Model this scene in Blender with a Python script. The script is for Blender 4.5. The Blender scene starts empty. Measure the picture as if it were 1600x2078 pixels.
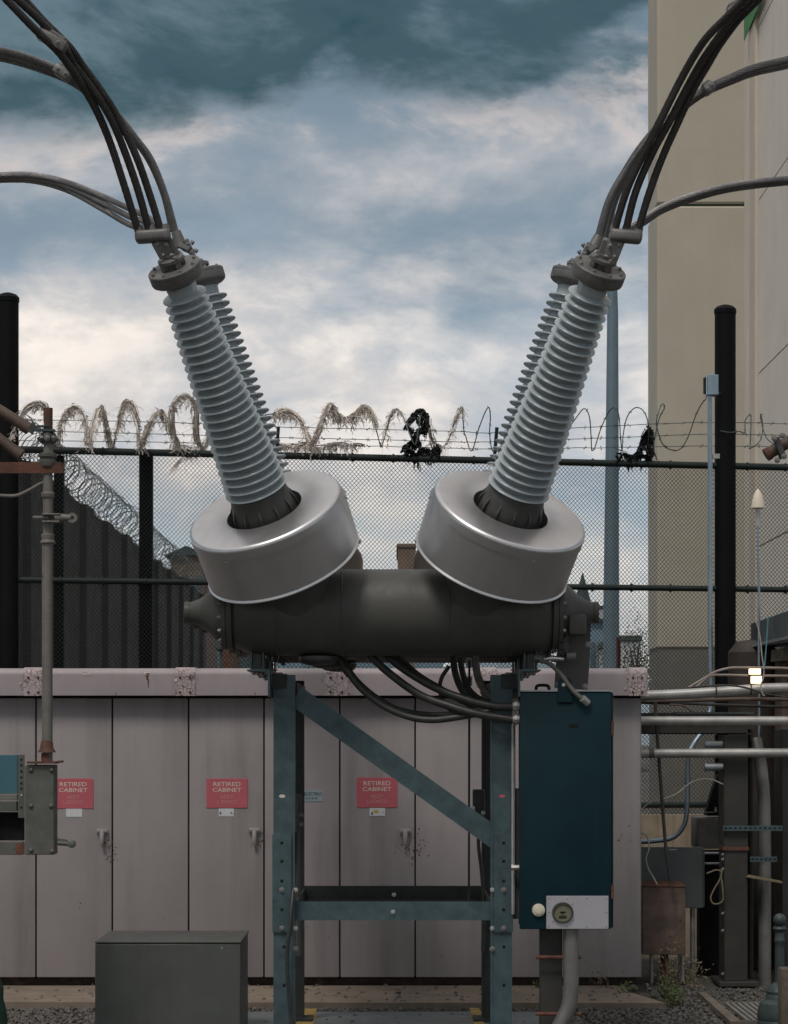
import bpy, bmesh, math, random
from mathutils import Vector, Matrix, noise
random.seed(7)
R = math.radians
SC = bpy.context.scene
COL = SC.collection

# ------------------------------------------------------------------ camera
F, HX, HY, CAMZ = 5000.0, 800.0, 1500.0, 1.6      # focal length in photo pixels, horizon, eye height
cam_d = bpy.data.cameras.new('camera'); cam = bpy.data.objects.new('camera', cam_d); COL.objects.link(cam)
cam.location = (0, 0, CAMZ); cam.rotation_euler = (R(90), 0, 0)
cam_d.sensor_fit = 'HORIZONTAL'; cam_d.sensor_width = 36.0; cam_d.lens = F / 1600 * 36
cam_d.shift_y = (HY - 1039.0) / 1600.0
cam_d.clip_end = 5000
SC.camera = cam
SC.render.resolution_x, SC.render.resolution_y = 788, 1024

# ------------------------------------------------------------------ sky, sun, exposure
SUN_EL, SUN_AZ = R(56), R(205)        # azimuth clockwise from +Y: sun high behind the camera, a little to the left
wd = bpy.data.worlds.new('World'); SC.world = wd; wd.use_nodes = True
wt = wd.node_tree; wt.nodes.clear()
def wn(t, **k):
    n = wt.nodes.new(t)
    for a, b in k.items(): setattr(n, a, b)
    return n
def wl(a, b): wt.links.new(a, b)
def wmath(op, a, b=None, c=None):
    n = wn('ShaderNodeMath', operation=op)
    for i, v in enumerate((a, b, c)):
        if v is None: continue
        if isinstance(v, (int, float)): n.inputs[i].default_value = v
        else: wl(v, n.inputs[i])
    return n.outputs[0]
out = wn('ShaderNodeOutputWorld'); bg = wn('ShaderNodeBackground'); wl(bg.outputs[0], out.inputs[0])
bg.inputs[1].default_value = 0.1
sky = wn('ShaderNodeTexSky', sky_type='NISHITA', sun_disc=False)
sky.sun_elevation = SUN_EL; sky.sun_rotation = SUN_AZ; sky.air_density = 1.2; sky.dust_density = 2.0
tc = wn('ShaderNodeTexCoord'); sep = wn('ShaderNodeSeparateXYZ'); wl(tc.outputs['Generated'], sep.inputs[0])
zc = wmath('MINIMUM', wmath('MAXIMUM', sep.outputs[2], -1.0), 1.0)
elev = wmath('MULTIPLY', wmath('ARCSINE', zc), 180 / math.pi)
azim = wmath('MULTIPLY', wmath('ARCTAN2', sep.outputs[0], sep.outputs[1]), 180 / math.pi)
# cloud fields on the direction sphere, a little flattened towards the horizon
def cloud(scale, detail, rough, dist, zs, loc):
    m = wn('ShaderNodeMapping'); wl(tc.outputs['Generated'], m.inputs[0]); m.inputs['Scale'].default_value = (1, 1, zs); m.inputs['Location'].default_value = loc
    n = wn('ShaderNodeTexNoise'); wl(m.outputs[0], n.inputs['Vector'])
    n.inputs['Scale'].default_value = scale; n.inputs['Detail'].default_value = detail; n.inputs['Roughness'].default_value = rough; n.inputs['Distortion'].default_value = dist
    return n.outputs[0]
def wramp(v, stops, lo, hi):
    r = wn('ShaderNodeValToRGB'); r.color_ramp.interpolation = 'EASE'; el = r.color_ramp.elements
    f = wn('ShaderNodeMapRange'); wl(v, f.inputs[0]); f.inputs[1].default_value = lo; f.inputs[2].default_value = hi; wl(f.outputs[0], r.inputs[0])
    while len(el) < len(stops): el.new(.5)
    for e, (d, c) in zip(el, stops):
        e.position = (d - lo) / (hi - lo); e.color = (*c, 1) if isinstance(c, tuple) else (c, c, c, 1)
    return r.outputs[0]
def wsmooth(v, a, b):
    f = wn('ShaderNodeMapRange', interpolation_type='SMOOTHSTEP'); wl(v, f.inputs[0]); f.inputs[1].default_value = a; f.inputs[2].default_value = b; return f.outputs[0]
def wmix(f, a, b):
    m = wn('ShaderNodeMix', data_type='RGBA')
    for k, q in ((0, f), (6, a), (7, b)):
        if isinstance(q, tuple): m.inputs[k].default_value = (*q, 1)
        else: wl(q, m.inputs[k])
    return m.outputs[2]
nA = cloud(4.2, 9, .56, .25, 2.0, (3.1, .7, 1.9)); nB = cloud(11, 10, .6, .3, 1.9, (.4, 2.2, .1)); nC = cloud(26, 8, .6, .2, 2.2, (5, 1, 3)); nD = cloud(7.5, 9, .58, .4, 3.0, (1.3, 4.4, 2.2))
# thin high veil: blue grey, paler towards the horizon
veil = wramp(wmath('ADD', elev, wmath('MULTIPLY', wmath('SUBTRACT', nD, .5), 7.0)), [(0, (.60, .58, .54)), (4, (.47, .57, .64)), (8, (.33, .42, .51)), (12, (.215, .285, .355)), (17, (.17, .24, .30)), (28, (.30, .36, .40)), (45, (.46, .48, .50))], 0, 45)
# sunlit cream cloud, thick between 5 and 11 degrees and again overhead
cden = wramp(elev, [(0, .44), (3, .47), (5, .45), (7, .545), (9, .545), (10.4, .50), (11.6, .455), (13.2, .515), (15, .43), (20, .30), (32, .46), (45, .52)], 0, 45)
f1 = wmath('ADD', wmath('MULTIPLY', nA, .46), wmath('ADD', wmath('MULTIPLY', nB, .36), wmath('MULTIPLY', nC, .18)))
cm = wsmooth(wmath('ADD', f1, cden), .885, 1.14)
ccol = wramp(wmath('ADD', wmath('MULTIPLY', nB, .6), wmath('MULTIPLY', nD, .4)), [(.36, (.48, .50, .53)), (.46, (.74, .68, .64)), (.57, (.97, .88, .80))], .2, .8)
grey = wramp(elev, [(0, .0), (9.5, .0), (12.5, .62), (17, .70), (30, .3), (45, .1)], 0, 45)
ccol = wmix(grey, ccol, wramp(nD, [(.36, (.22, .29, .36)), (.5, (.36, .39, .44)), (.62, (.50, .49, .51))], .2, .8))
c1 = wmix(cm, veil, ccol)
# heavy slate deck with a ragged lit lower edge
edge = wmath('ADD', wmath('ADD', elev, wmath('MULTIPLY', wmath('SUBTRACT', nA, .5), 9.0)), wmath('ADD', wmath('MULTIPLY', wmath('SUBTRACT', nB, .5), 5.0), wmath('MULTIPLY', wmath('SUBTRACT', nC, .5), 2.0)))
edge = wmath('SUBTRACT', edge, wmath('MULTIPLY', wmath('MAXIMUM', wmath('MINIMUM', azim, 12.0), -12.0), .10))
rim = wmath('MULTIPLY', wsmooth(edge, 13.2, 14.3), wmath('SUBTRACT', 1.0, wsmooth(edge, 14.3, 15.0)))
c2 = wmix(wmath('MULTIPLY', rim, wsmooth(nB, .42, .62)), c1, (.60, .54, .52))
dcol = wramp(wmath('ADD', wmath('MULTIPLY', nB, .5), wmath('MULTIPLY', nD, .5)), [(.38, (.022, .062, .078)), (.5, (.048, .098, .120)), (.60, (.125, .19, .225))], .2, .8)
deck = wmath('MULTIPLY', wsmooth(edge, 14.0, 15.6), wmath('SUBTRACT', 1.0, wsmooth(edge, 23.0, 31.0)))
c3 = wmix(deck, c2, dcol)
vten = wn('ShaderNodeVectorMath', operation='SCALE'); wl(c3, vten.inputs[0]); vten.inputs[3].default_value = 10.0
gap = wn('ShaderNodeMapRange'); wl(nA, gap.inputs[0])
gap.inputs[1].default_value = 0.56; gap.inputs[2].default_value = 0.72; gap.inputs[3].default_value = 0.06; gap.inputs[4].default_value = 0.30
mx = wn('ShaderNodeMix', data_type='RGBA'); wl(gap.outputs[0], mx.inputs[0]); wl(vten.outputs[0], mx.inputs[6])
skd = wn('ShaderNodeVectorMath', operation='SCALE'); wl(sky.outputs[0], skd.inputs[0]); skd.inputs[3].default_value = 0.45
wl(skd.outputs[0], mx.inputs[7]); wl(mx.outputs[2], bg.inputs[0])
sun_d = bpy.data.lights.new('sun', 'SUN'); sun = bpy.data.objects.new('sun', sun_d); COL.objects.link(sun)
sun_d.energy = 1.5; sun_d.angle = R(16); sun_d.color = (1.0, .93, .87)
sv = Vector((math.sin(SUN_AZ) * math.cos(SUN_EL), math.cos(SUN_AZ) * math.cos(SUN_EL), math.sin(SUN_EL)))
sun.rotation_euler = sv.to_track_quat('Z', 'Y').to_euler(); sun.location = (0, 0, 30)
SC.view_settings.view_transform = 'Standard'; SC.view_settings.look = 'None'
SC.view_settings.exposure = 0.12; SC.view_settings.gamma = 1.0; SC.view_settings.use_curve_mapping = False
SC.cycles.use_adaptive_sampling = True; SC.cycles.adaptive_threshold = 0.02
SC.cycles.max_bounces = 5; SC.cycles.diffuse_bounces = 3; SC.cycles.glossy_bounces = 3

# ------------------------------------------------------------------ helpers
def pt(px, py, d):                      # a point seen at photo pixel (px, py), d metres in front of the camera
    return Vector(((px - HX) / F * d, d, CAMZ + (HY - py) / F * d))
def crom(ps, k=6):
    ps = [Vector(p) for p in ps]
    if len(ps) < 3: return ps
    q = [2 * ps[0] - ps[1]] + ps + [2 * ps[-1] - ps[-2]]
    o = []
    for i in range(1, len(q) - 2):
        a, b, c, d = q[i - 1:i + 3]
        for j in range(k):
            t = j / k
            o.append(0.5 * (2 * b + (c - a) * t + (2 * a - 5 * b + 4 * c - d) * t * t + (3 * b - a - 3 * c + d) * t ** 3))
    o.append(ps[-1]); return o
class MB:
    def __init__(s): s.v = []; s.f = []; s.m = []; s.mi = 0
    def add(s, vs, fs):
        b = len(s.v); s.v += [Vector(v) for v in vs]; s.f += [tuple(i + b for i in f) for f in fs]; s.m += [s.mi] * len(fs); return s
    def box(s, lo, hi, bev=0.0, M=None, seg=1):
        lo, hi = Vector(lo), Vector(hi)
        lo, hi = Vector(map(min, lo, hi)), Vector(map(max, lo, hi))
        x, y, z = lo; X, Y, Z = hi
        vs = [Vector(p) for p in ((x, y, z), (X, y, z), (X, Y, z), (x, Y, z), (x, y, Z), (X, y, Z), (X, Y, Z), (x, Y, Z))]
        fs = [(0, 3, 2, 1), (4, 5, 6, 7), (0, 1, 5, 4), (1, 2, 6, 5), (2, 3, 7, 6), (3, 0, 4, 7)]
        if bev > 0:
            bm = bmesh.new(); bv = [bm.verts.new(p) for p in vs]
            for f in fs: bm.faces.new([bv[i] for i in f])
            bmesh.ops.bevel(bm, geom=bm.edges[:], offset=min(bev, 0.45 * min(X - x, Y - y, Z - z)), segments=seg, affect='EDGES', profile=0.5)
            bm.verts.index_update(); vs = [v.co.copy() for v in bm.verts]; fs = [tuple(v.index for v in f.verts) for f in bm.faces]; bm.free()
        if M is not None: vs = [M @ v for v in vs]
        return s.add(vs, fs)
    def bar(s, a, b, w, h, up=(0, 0, 1), bev=0.0, seg=1):       # rectangular bar a->b; w across, h along up
        a, b = Vector(a), Vector(b); z = (b - a); L = z.length; z.normalize(); up = Vector(up)
        x = up.cross(z)
        if x.length < 1e-5: x = Vector((1, 0, 0)).cross(z)
        x.normalize(); y = z.cross(x)
        M = Matrix(((x.x, y.x, z.x, a.x), (x.y, y.y, z.y, a.y), (x.z, y.z, z.z, a.z), (0, 0, 0, 1)))
        return s.box((-w / 2, -h / 2, 0), (w / 2, h / 2, L), bev, M, seg)
    def tube(s, ps, r, n=10, caps=True):
        ps = [Vector(p) for p in ps]; N = len(ps)
        rs = r if isinstance(r, (list, tuple)) else [r] * N
        t = (ps[1] - ps[0]).normalized(); x = t.orthogonal().normalized(); vs = []
        for i, p in enumerate(ps):
            t2 = (ps[min(i + 1, N - 1)] - ps[max(i - 1, 0)])
            t2 = t2.normalized() if t2.length > 1e-9 else t
            x = (x - t2 * x.dot(t2)); x = x.normalized() if x.length > 1e-6 else t2.orthogonal().normalized()
            y = t2.cross(x); t = t2
            for k in range(n):
                a = 2 * math.pi * k / n; vs.append(p + (x * math.cos(a) + y * math.sin(a)) * rs[i])
        fs = [(i * n + k, i * n + (k + 1) % n, (i + 1) * n + (k + 1) % n, (i + 1) * n + k) for i in range(N - 1) for k in range(n)]
        if caps: fs += [tuple(range(n - 1, -1, -1)), tuple((N - 1) * n + k for k in range(n))]
        return s.add(vs, fs)
    def lathe(s, prof, M=None, n=32, caps=True):                # profile of (radius, z)
        vs = []
        for r, z in prof:
            for k in range(n):
                a = 2 * math.pi * k / n; vs.append(Vector((r * math.cos(a), r * math.sin(a), z)))
        if M is not None: vs = [M @ v for v in vs]
        N = len(prof)
        fs = [(i * n + k, i * n + (k + 1) % n, (i + 1) * n + (k + 1) % n, (i + 1) * n + k) for i in range(N - 1) for k in range(n)]
        if caps: fs += [tuple(range(n - 1, -1, -1)), tuple((N - 1) * n + k for k in range(n))]
        return s.add(vs, fs)
    def prism(s, poly, a, b):            # polygon of 3-D points extruded by vector from a to b offsets
        n = len(poly); a, b = Vector(a), Vector(b)
        vs = [Vector(p) + a for p in poly] + [Vector(p) + b for p in poly]
        fs = [tuple(range(n - 1, -1, -1)), tuple(range(n, 2 * n))] + [(i, (i + 1) % n, n + (i + 1) % n, n + i) for i in range(n)]
        return s.add(vs, fs)
    def mesh(s, name, off=Vector()):
        me = bpy.data.meshes.new(name); me.from_pydata([v - off for v in s.v], [], s.f); me.validate()
        bm = bmesh.new(); bm.from_mesh(me); bmesh.ops.recalc_face_normals(bm, faces=bm.faces); bm.to_mesh(me); bm.free()
        return me
WORLD = {}                               # world position of each object's origin
def build(name, mb, mats, parent=None, smooth=40, kind=None, label=None, origin=None):
    off = WORLD[parent.name] if parent else (Vector(origin) if origin else Vector())
    me = mb.mesh(name, off)
    mats = mats if isinstance(mats, (list, tuple)) else [mats]
    for m in mats: me.materials.append(m)
    if len(mats) > 1 and len(me.polygons) == len(mb.m): me.polygons.foreach_set('material_index', mb.m)
    if smooth:
        me.shade_smooth(); me.set_sharp_from_angle(angle=R(smooth))
    o = bpy.data.objects.new(name, me); COL.objects.link(o)
    if parent: o.parent = parent
    else: o.location = off
    WORLD[o.name] = Vector(off)
    if kind: o['kind'] = kind
    if label: o['label'] = label
    return o
def place(name, me, M, parent):          # a shared-mesh piece at world matrix M under parent
    o = bpy.data.objects.new(name, me); COL.objects.link(o); o.parent = parent
    o.matrix_basis = Matrix.Translation(-WORLD[parent.name]) @ M
    WORLD[o.name] = M.translation.copy(); return o
def thing(name, label, cat, loc=(0, 0, 0), group=None):
    o = bpy.data.objects.new(name, None); COL.objects.link(o); o.location = loc; o.empty_display_size = .1
    o['label'] = label; o['category'] = cat
    if group: o['group'] = group
    WORLD[o.name] = Vector(loc); return o
def tag(o, label, cat, group=None, kind=None):
    o['label'] = label
    if cat: o['category'] = cat
    if group: o['group'] = group
    if kind: o['kind'] = kind
    return o
def axisM(p, u, xh=(1, 0, 0)):           # matrix with z along u at p
    u = Vector(u).normalized(); x = Vector(xh); x = (x - u * x.dot(u))
    x = x.normalized() if x.length > 1e-5 else u.orthogonal().normalized(); y = u.cross(x); p = Vector(p)
    return Matrix(((x.x, y.x, u.x, p.x), (x.y, y.y, u.y, p.y), (x.z, y.z, u.z, p.z), (0, 0, 0, 1)))
def hexmesh(name, r, h, m, wr=1.35):
    mb = MB(); mb.lathe([(r * wr, 0), (r * wr, h * .2)], n=12); mb.lathe([(r, h * .2), (r, h * .85), (r * .8, h)], n=6)
    mb.lathe([(r * .5, h), (r * .5, h * 1.35)], n=8)
    me = mb.mesh(name); me.materials.append(m); me.shade_smooth(); me.set_sharp_from_angle(angle=R(30)); return me

# ------------------------------------------------------------------ materials
def mat(name, base, rough=.6, metal=0.0, var=.18, scale=6.0, bump=.15, bscale=60.0, dirt=None, damt=.5, streak=0.0,
        spot=None, sthr=.62, sscale=9.0, spec=.4, fine=.0, strs=(7, 7, .55), rv=.12):
    m = bpy.data.materials.new(name); m.use_nodes = True; nt = m.node_tree; N = nt.nodes; L = nt.links
    b = N['Principled BSDF']; b.inputs['Metallic'].default_value = metal; b.inputs['Specular IOR Level'].default_value = spec
    t = N.new('ShaderNodeTexCoord'); geo = N.new('ShaderNodeObjectInfo')
    off = N.new('ShaderNodeVectorMath'); off.operation = 'ADD'; L.new(t.outputs['Object'], off.inputs[0]); L.new(geo.outputs['Location'], off.inputs[1])
    P = off.outputs[0]
    def nz(sc, det=4, rg=.6, vec=P, dist=0.0):
        n = N.new('ShaderNodeTexNoise'); n.inputs['Scale'].default_value = sc; n.inputs['Detail'].default_value = det
        n.inputs['Roughness'].default_value = rg; n.inputs['Distortion'].default_value = dist; L.new(vec, n.inputs['Vector']); return n.outputs[0]
    def rng(v, a, bb, c=0.0, d=1.0):
        n = N.new('ShaderNodeMapRange'); L.new(v, n.inputs[0])
        for i, q in enumerate((a, bb, c, d)): n.inputs[i + 1].default_value = q
        return n.outputs[0]
    def mixc(f, a, c):
        n = N.new('ShaderNodeMix'); n.data_type = 'RGBA'
        for i, q in ((0, f), (6, a), (7, c)):
            if isinstance(q, tuple): n.inputs[i].default_value = (*q, 1)
            elif isinstance(q, float): n.inputs[i].default_value = q
            else: L.new(q, n.inputs[i])
        return n.outputs[2]
    lo = tuple(max(0, c * (1 - var)) for c in base); hi = tuple(min(1, c * (1 + var)) for c in base)
    c = mixc(rng(nz(scale, 5, .65), .3, .7), lo, hi)
    if streak:
        mpn = N.new('ShaderNodeMapping'); L.new(P, mpn.inputs[0]); mpn.inputs['Scale'].default_value = strs
        s1 = nz(2.2, 6, .62, mpn.outputs[0], .3); s2 = nz(1.3, 3, .5)
        mm = N.new('ShaderNodeMath'); mm.operation = 'MULTIPLY'; L.new(rng(s1, .47, .75, 0, streak), mm.inputs[0]); L.new(rng(s2, .35, .65, .25, 1), mm.inputs[1])
        c = mixc(mm.outputs[0], c, dirt or tuple(x * .4 for x in base))
    elif dirt:
        c = mixc(rng(nz(scale * .45, 7, .68), .48, .74, 0, damt), c, dirt)
    if spot:
        sp = rng(nz(sscale, 8, .72), sthr, sthr + .035)
        c = mixc(sp, c, spot)
    if fine:
        c = mixc(rng(nz(220, 2, .5), .35, .65, 0, fine), c, tuple(x * .45 for x in base))
    L.new(c, b.inputs['Base Color'])
    L.new(rng(nz(scale * 2.3, 4, .6), .25, .75, max(.05, rough - rv), min(1, rough + rv)), b.inputs['Roughness'])
    if bump:
        bn = N.new('ShaderNodeBump'); bn.inputs['Strength'].default_value = bump; bn.inputs['Distance'].default_value = .004
        L.new(nz(bscale, 4, .6), bn.inputs['Height']); L.new(bn.outputs[0], b.inputs['Normal'])
    return m
def emis(name, col, s):
    m = bpy.data.materials.new(name); m.use_nodes = True; b = m.node_tree.nodes['Principled BSDF']
    b.inputs['Base Color'].default_value = (*col, 1); b.inputs['Emission Color'].default_value = (*col, 1); b.inputs['Emission Strength'].default_value = s; return m
M_ = {}
M_['tank'] = mat('tank_paint', (.070, .070, .063), .5, var=.15, dirt=(.05, .05, .045), streak=.55, strs=(9, 3, .8))
M_['alu'] = mat('aluminium_sheet', (.60, .595, .605), .37, .9, rv=.03, var=.05, scale=3, bump=.02, bscale=25, dirt=(.33, .28, .24), streak=.2, strs=(6, 6, .4))
M_['cast'] = mat('cast_metal', (.15, .147, .143), .5, .35, var=.22, scale=16, bump=.3, bscale=120, dirt=(.10, .095, .09), damt=.6)
M_['cast_dark'] = mat('cast_metal_dark', (.06, .06, .057), .5, .2, var=.2, scale=14, bump=.25, bscale=110)
M_['porcelain'] = mat('porcelain_glaze', (.34, .385, .405), .15, var=.07, scale=5, bump=.02, spec=.5, dirt=(.22, .24, .24), damt=.35)
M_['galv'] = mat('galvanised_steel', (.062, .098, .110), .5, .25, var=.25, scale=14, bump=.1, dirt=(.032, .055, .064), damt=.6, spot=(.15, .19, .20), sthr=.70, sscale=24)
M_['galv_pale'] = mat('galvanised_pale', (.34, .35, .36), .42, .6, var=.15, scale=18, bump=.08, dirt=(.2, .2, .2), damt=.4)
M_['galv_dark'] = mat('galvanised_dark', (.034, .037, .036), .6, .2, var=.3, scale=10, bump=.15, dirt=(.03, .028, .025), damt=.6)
M_['bolt'] = mat('bolt_zinc', (.26, .25, .24), .4, .7, var=.2, scale=60, bump=0)
M_['bolt_bright'] = mat('bolt_bright', (.6, .6, .58), .3, .9, var=.1, scale=60, bump=0)
M_['hole'] = mat('hole_dark', (.006, .006, .006), .9, bump=0)
M_['cable_dark'] = mat('cable_dark', (.055, .052, .05), .55, .2, var=.25, scale=30, bump=.5, bscale=240)
M_['cable_grey'] = mat('cable_grey', (.20, .195, .195), .36, .7, var=.2, scale=30, bump=.6, bscale=260)
M_['hose'] = mat('hose_black', (.032, .033, .030), .45, var=.3, scale=20, bump=.1, dirt=(.07, .065, .055), damt=.5)
M_['hose_grey'] = mat('hose_grey', (.12, .115, .10), .5, var=.2, scale=20, bump=.1)
M_['box_blue'] = mat('teal_paint', (.0035, .022, .030), .5, var=.2, scale=3, bump=.05, spec=.2, dirt=(.006, .030, .040), streak=.5, spot=None)
M_['plate'] = mat('brushed_plate', (.46, .45, .48), .38, .5, var=.06, scale=5, bump=.05, bscale=180)
M_['ivory'] = mat('ivory_plastic', (.58, .54, .42), .4, bump=0)
M_['dial'] = mat('dial_face', (.145, .14, .09), .35, bump=0)
M_['door'] = mat('cabinet_paint', (.292, .264, .268), .55, var=.07, scale=2.2, bump=.06, bscale=40, dirt=(.14, .125, .115), streak=.7, spot=(.09, .05, .035), sthr=.755, sscale=22, strs=(3.2, 3.2, .22))
M_['hood'] = mat('hood_paint', (.335, .292, .303), .5, var=.08, scale=3, bump=.06, dirt=(.25, .21, .2), streak=.45, spot=(.44, .38, .32), sthr=.72, sscale=13)
M_['flake'] = mat('flaking_paint', (.38, .325, .33), .7, var=.15, scale=20, bump=1.0, bscale=60, dirt=(.16, .12, .10), damt=.5, spot=(.66, .58, .52), sthr=.56, sscale=34)
def crackle(name, base, crack, pale):
    m = mat(name, base, .7, var=.12, scale=12, bump=.5, bscale=40); nt = m.node_tree; N = nt.nodes; L = nt.links; b = N['Principled BSDF']
    src = b.inputs['Base Color'].links[0].from_socket; P = next(n for n in N if n.bl_idname == 'ShaderNodeVectorMath').outputs[0]
    wn_ = N.new('ShaderNodeTexNoise'); wn_.inputs['Scale'].default_value = 30; L.new(P, wn_.inputs['Vector'])
    ad = N.new('ShaderNodeMixRGB'); ad.blend_type = 'ADD'; ad.inputs[0].default_value = .02; L.new(P, ad.inputs[1]); L.new(wn_.outputs['Color'], ad.inputs[2])
    v = N.new('ShaderNodeTexVoronoi'); v.feature = 'DISTANCE_TO_EDGE'; v.inputs['Scale'].default_value = 46; L.new(ad.outputs[0], v.inputs['Vector'])
    r1 = N.new('ShaderNodeMapRange'); L.new(v.outputs[0], r1.inputs[0]); r1.inputs[1].default_value = .03; r1.inputs[2].default_value = .10; r1.inputs[3].default_value = 1; r1.inputs[4].default_value = 0
    n2_ = N.new('ShaderNodeTexNoise'); n2_.inputs['Scale'].default_value = 14; n2_.inputs['Detail'].default_value = 5; L.new(P, n2_.inputs['Vector'])
    r2 = N.new('ShaderNodeMapRange'); L.new(n2_.outputs[0], r2.inputs[0]); r2.inputs[1].default_value = .42; r2.inputs[2].default_value = .52
    r3 = N.new('ShaderNodeMapRange'); L.new(n2_.outputs[0], r3.inputs[0]); r3.inputs[1].default_value = .55; r3.inputs[2].default_value = .62; r3.inputs[4].default_value = .8
    m1 = N.new('ShaderNodeMix'); m1.data_type = 'RGBA'; L.new(r3.outputs[0], m1.inputs[0]); L.new(src, m1.inputs[6]); m1.inputs[7].default_value = (*pale, 1)
    mu = N.new('ShaderNodeMath'); mu.operation = 'MULTIPLY'; L.new(r1.outputs[0], mu.inputs[0]); L.new(r2.outputs[0], mu.inputs[1])
    m2 = N.new('ShaderNodeMix'); m2.data_type = 'RGBA'; L.new(mu.outputs[0], m2.inputs[0]); L.new(m1.outputs[2], m2.inputs[6]); m2.inputs[7].default_value = (*crack, 1)
    L.new(m2.outputs[2], b.inputs['Base Color']); return m
M_['crackle'] = crackle('crackled_paint', (.40, .335, .35), (.11, .08, .07), (.52, .46, .43))
M_['dark_in'] = mat('cabinet_inside', (.02, .018, .018), .8, bump=0)
M_['skid'] = mat('rusty_skid', (.045, .03, .024), .85, var=.5, scale=18, bump=.8, spot=(.11, .06, .04), sthr=.58, sscale=14)
M_['sign'] = mat('sign_red', (.47, .11, .138), .42, var=.07, scale=6, bump=.02, dirt=(.42, .10, .11), damt=.5)
M_['ink'] = mat('sign_cream', (.66, .57, .50), .5, var=.05, bump=0)
M_['ink_faint'] = mat('sign_pink', (.60, .28, .28), .5, var=.05, bump=0)
M_['sticker'] = mat('sticker_white', (.58, .60, .63), .5, var=.08, scale=30, bump=0)
M_['nameplate'] = mat('nameplate_blue', (.30, .37, .39), .4, .3, var=.1, bump=0)
M_['navy'] = mat('navy_ink', (.02, .06, .09), .5, bump=0)
M_['amber'] = mat('amber_mark', (.5, .33, .12), .5, bump=0)
M_['concrete'] = mat('concrete_sandy', (.225, .18, .14), .85, var=.2, scale=5, bump=.5, bscale=80, dirt=(.14, .115, .09), damt=.8, fine=.35)
M_['concrete_grey'] = mat('concrete_grey', (.17, .165, .15), .85, var=.2, scale=7, bump=.4, bscale=90, dirt=(.10, .09, .075), damt=.6)
M_['concrete_stain'] = mat('concrete_stained', (.30, .245, .18), .85, var=.2, scale=6, bump=.4, bscale=90, dirt=(.12, .085, .05), streak=.9, strs=(12, 12, .8))
M_['pad'] = mat('wet_pad', (.13, .155, .165), .42, var=.2, scale=4, bump=.25, bscale=70, dirt=(.12, .09, .07), damt=.8)
M_['yellow'] = mat('yellow_paint', (.30, .205, .05), .7, var=.2, scale=12, bump=.3, spot=(.16, .15, .13), sthr=.56, sscale=30)
M_['gravel'] = mat('gravel_bed', (.085, .08, .072), .95, var=.5, scale=60, bump=1.0, bscale=55, fine=.5)
M_['stone'] = mat('gravel_stone', (.105, .098, .09), .85, var=.75, scale=19, bump=.3)
M_['black'] = mat('black_post', (.004, .0045, .005), .6, var=.2, bump=.03, spec=.12)
M_['rail'] = mat('rail_dark_green', (.006, .013, .011), .55, var=.2, bump=.05)
M_['mesh'] = mat('chain_link', (.007, .014, .013), .6, .0, var=.2, bump=0)
M_['barb'] = mat('barbed_wire', (.075, .10, .095), .5, .4, var=.3, scale=30, bump=0)
M_['rag'] = mat('rag_fibre', (.62, .56, .50), .9, var=.35, scale=30, bump=.2)
M_['rag_dark'] = mat('rag_black', (.008, .010, .010), .6, var=.4, scale=30, bump=.2)
M_['corr'] = mat('dark_sheet', (.021, .020, .019), .7, var=.25, scale=3, bump=.1, dirt=(.034, .03, .027), streak=.6)
M_['rust'] = mat('rusty_steel', (.12, .05, .033), .8, var=.4, scale=14, bump=.5, bscale=90, dirt=(.05, .04, .03), damt=.8)
M_['pipe_olive'] = mat('pipe_olive', (.165, .155, .14), .55, .1, var=.2, scale=9, bump=.15, spot=(.10, .045, .03), sthr=.63, sscale=9)
M_['pipe_brown'] = mat('pipe_brown', (.095, .066, .052), .6, .1, var=.25, scale=12, bump=.2)
M_['gear'] = mat('gearbox_paint', (.105, .11, .098), .6, .1, var=.2, scale=9, bump=.2, spot=(.03, .018, .013), sthr=.66, sscale=14, dirt=(.06, .055, .045), damt=.6)
M_['panel_blue'] = mat('panel_blue', (.05, .135, .175), .4, var=.1, scale=3, bump=.02)
M_['conduit'] = mat('conduit_grey', (.42, .415, .40), .42, .55, var=.15, scale=9, bump=.06, dirt=(.15, .14, .125), damt=.5)
M_['conduit_blue'] = mat('conduit_blue_grey', (.27, .34, .40), .36, .75, var=.15, scale=9, bump=.06)
M_['standpipe'] = mat('standpipe_steel', (.19, .185, .175), .4, .5, var=.2, scale=6, bump=.08, dirt=(.10, .09, .08), damt=.6)
M_['kerb'] = mat('kerb_brown', (.15, .125, .10), .9, var=.25, scale=9, bump=.5, dirt=(.08, .07, .055), damt=.8)
M_['thin_pipe'] = mat('thin_conduit', (.26, .225, .205), .5, .3, var=.2, scale=12, bump=.1)
M_['drum_dark'] = mat('drum_dark', (.038, .03, .026), .7, var=.3, scale=8, bump=.3)
M_['hill'] = mat('hazy_hill', (.20, .26, .30), .95, var=.25, scale=.02, bump=0, dirt=(.30, .32, .34), damt=.8)  # blue grey haze of distance is painted into the ridge colour
M_['column'] = mat('column_dark', (.040, .039, .034), .55, .1, var=.2, scale=6, bump=.15, dirt=(.035, .03, .025), streak=.6)
M_['jbox'] = mat('junction_grey', (.10, .115, .118), .5, .1, var=.12, scale=5, bump=.06)
M_['rustbox'] = mat('rusty_box', (.125, .088, .07), .8, var=.35, scale=10, bump=.4, dirt=(.07, .055, .05), streak=.7, strs=(10, 10, 1.2), spot=(.05, .025, .02), sthr=.64, sscale=7)
M_['lowbox'] = mat('low_box_paint', (.088, .094, .086), .5, .1, var=.14, scale=4, bump=.06, dirt=(.06, .06, .055), streak=.5, fine=.2)
M_['lamp_green'] = mat('lamp_post_green', (.045, .065, .064), .5, .1, var=.2, scale=12, bump=.1)
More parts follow.
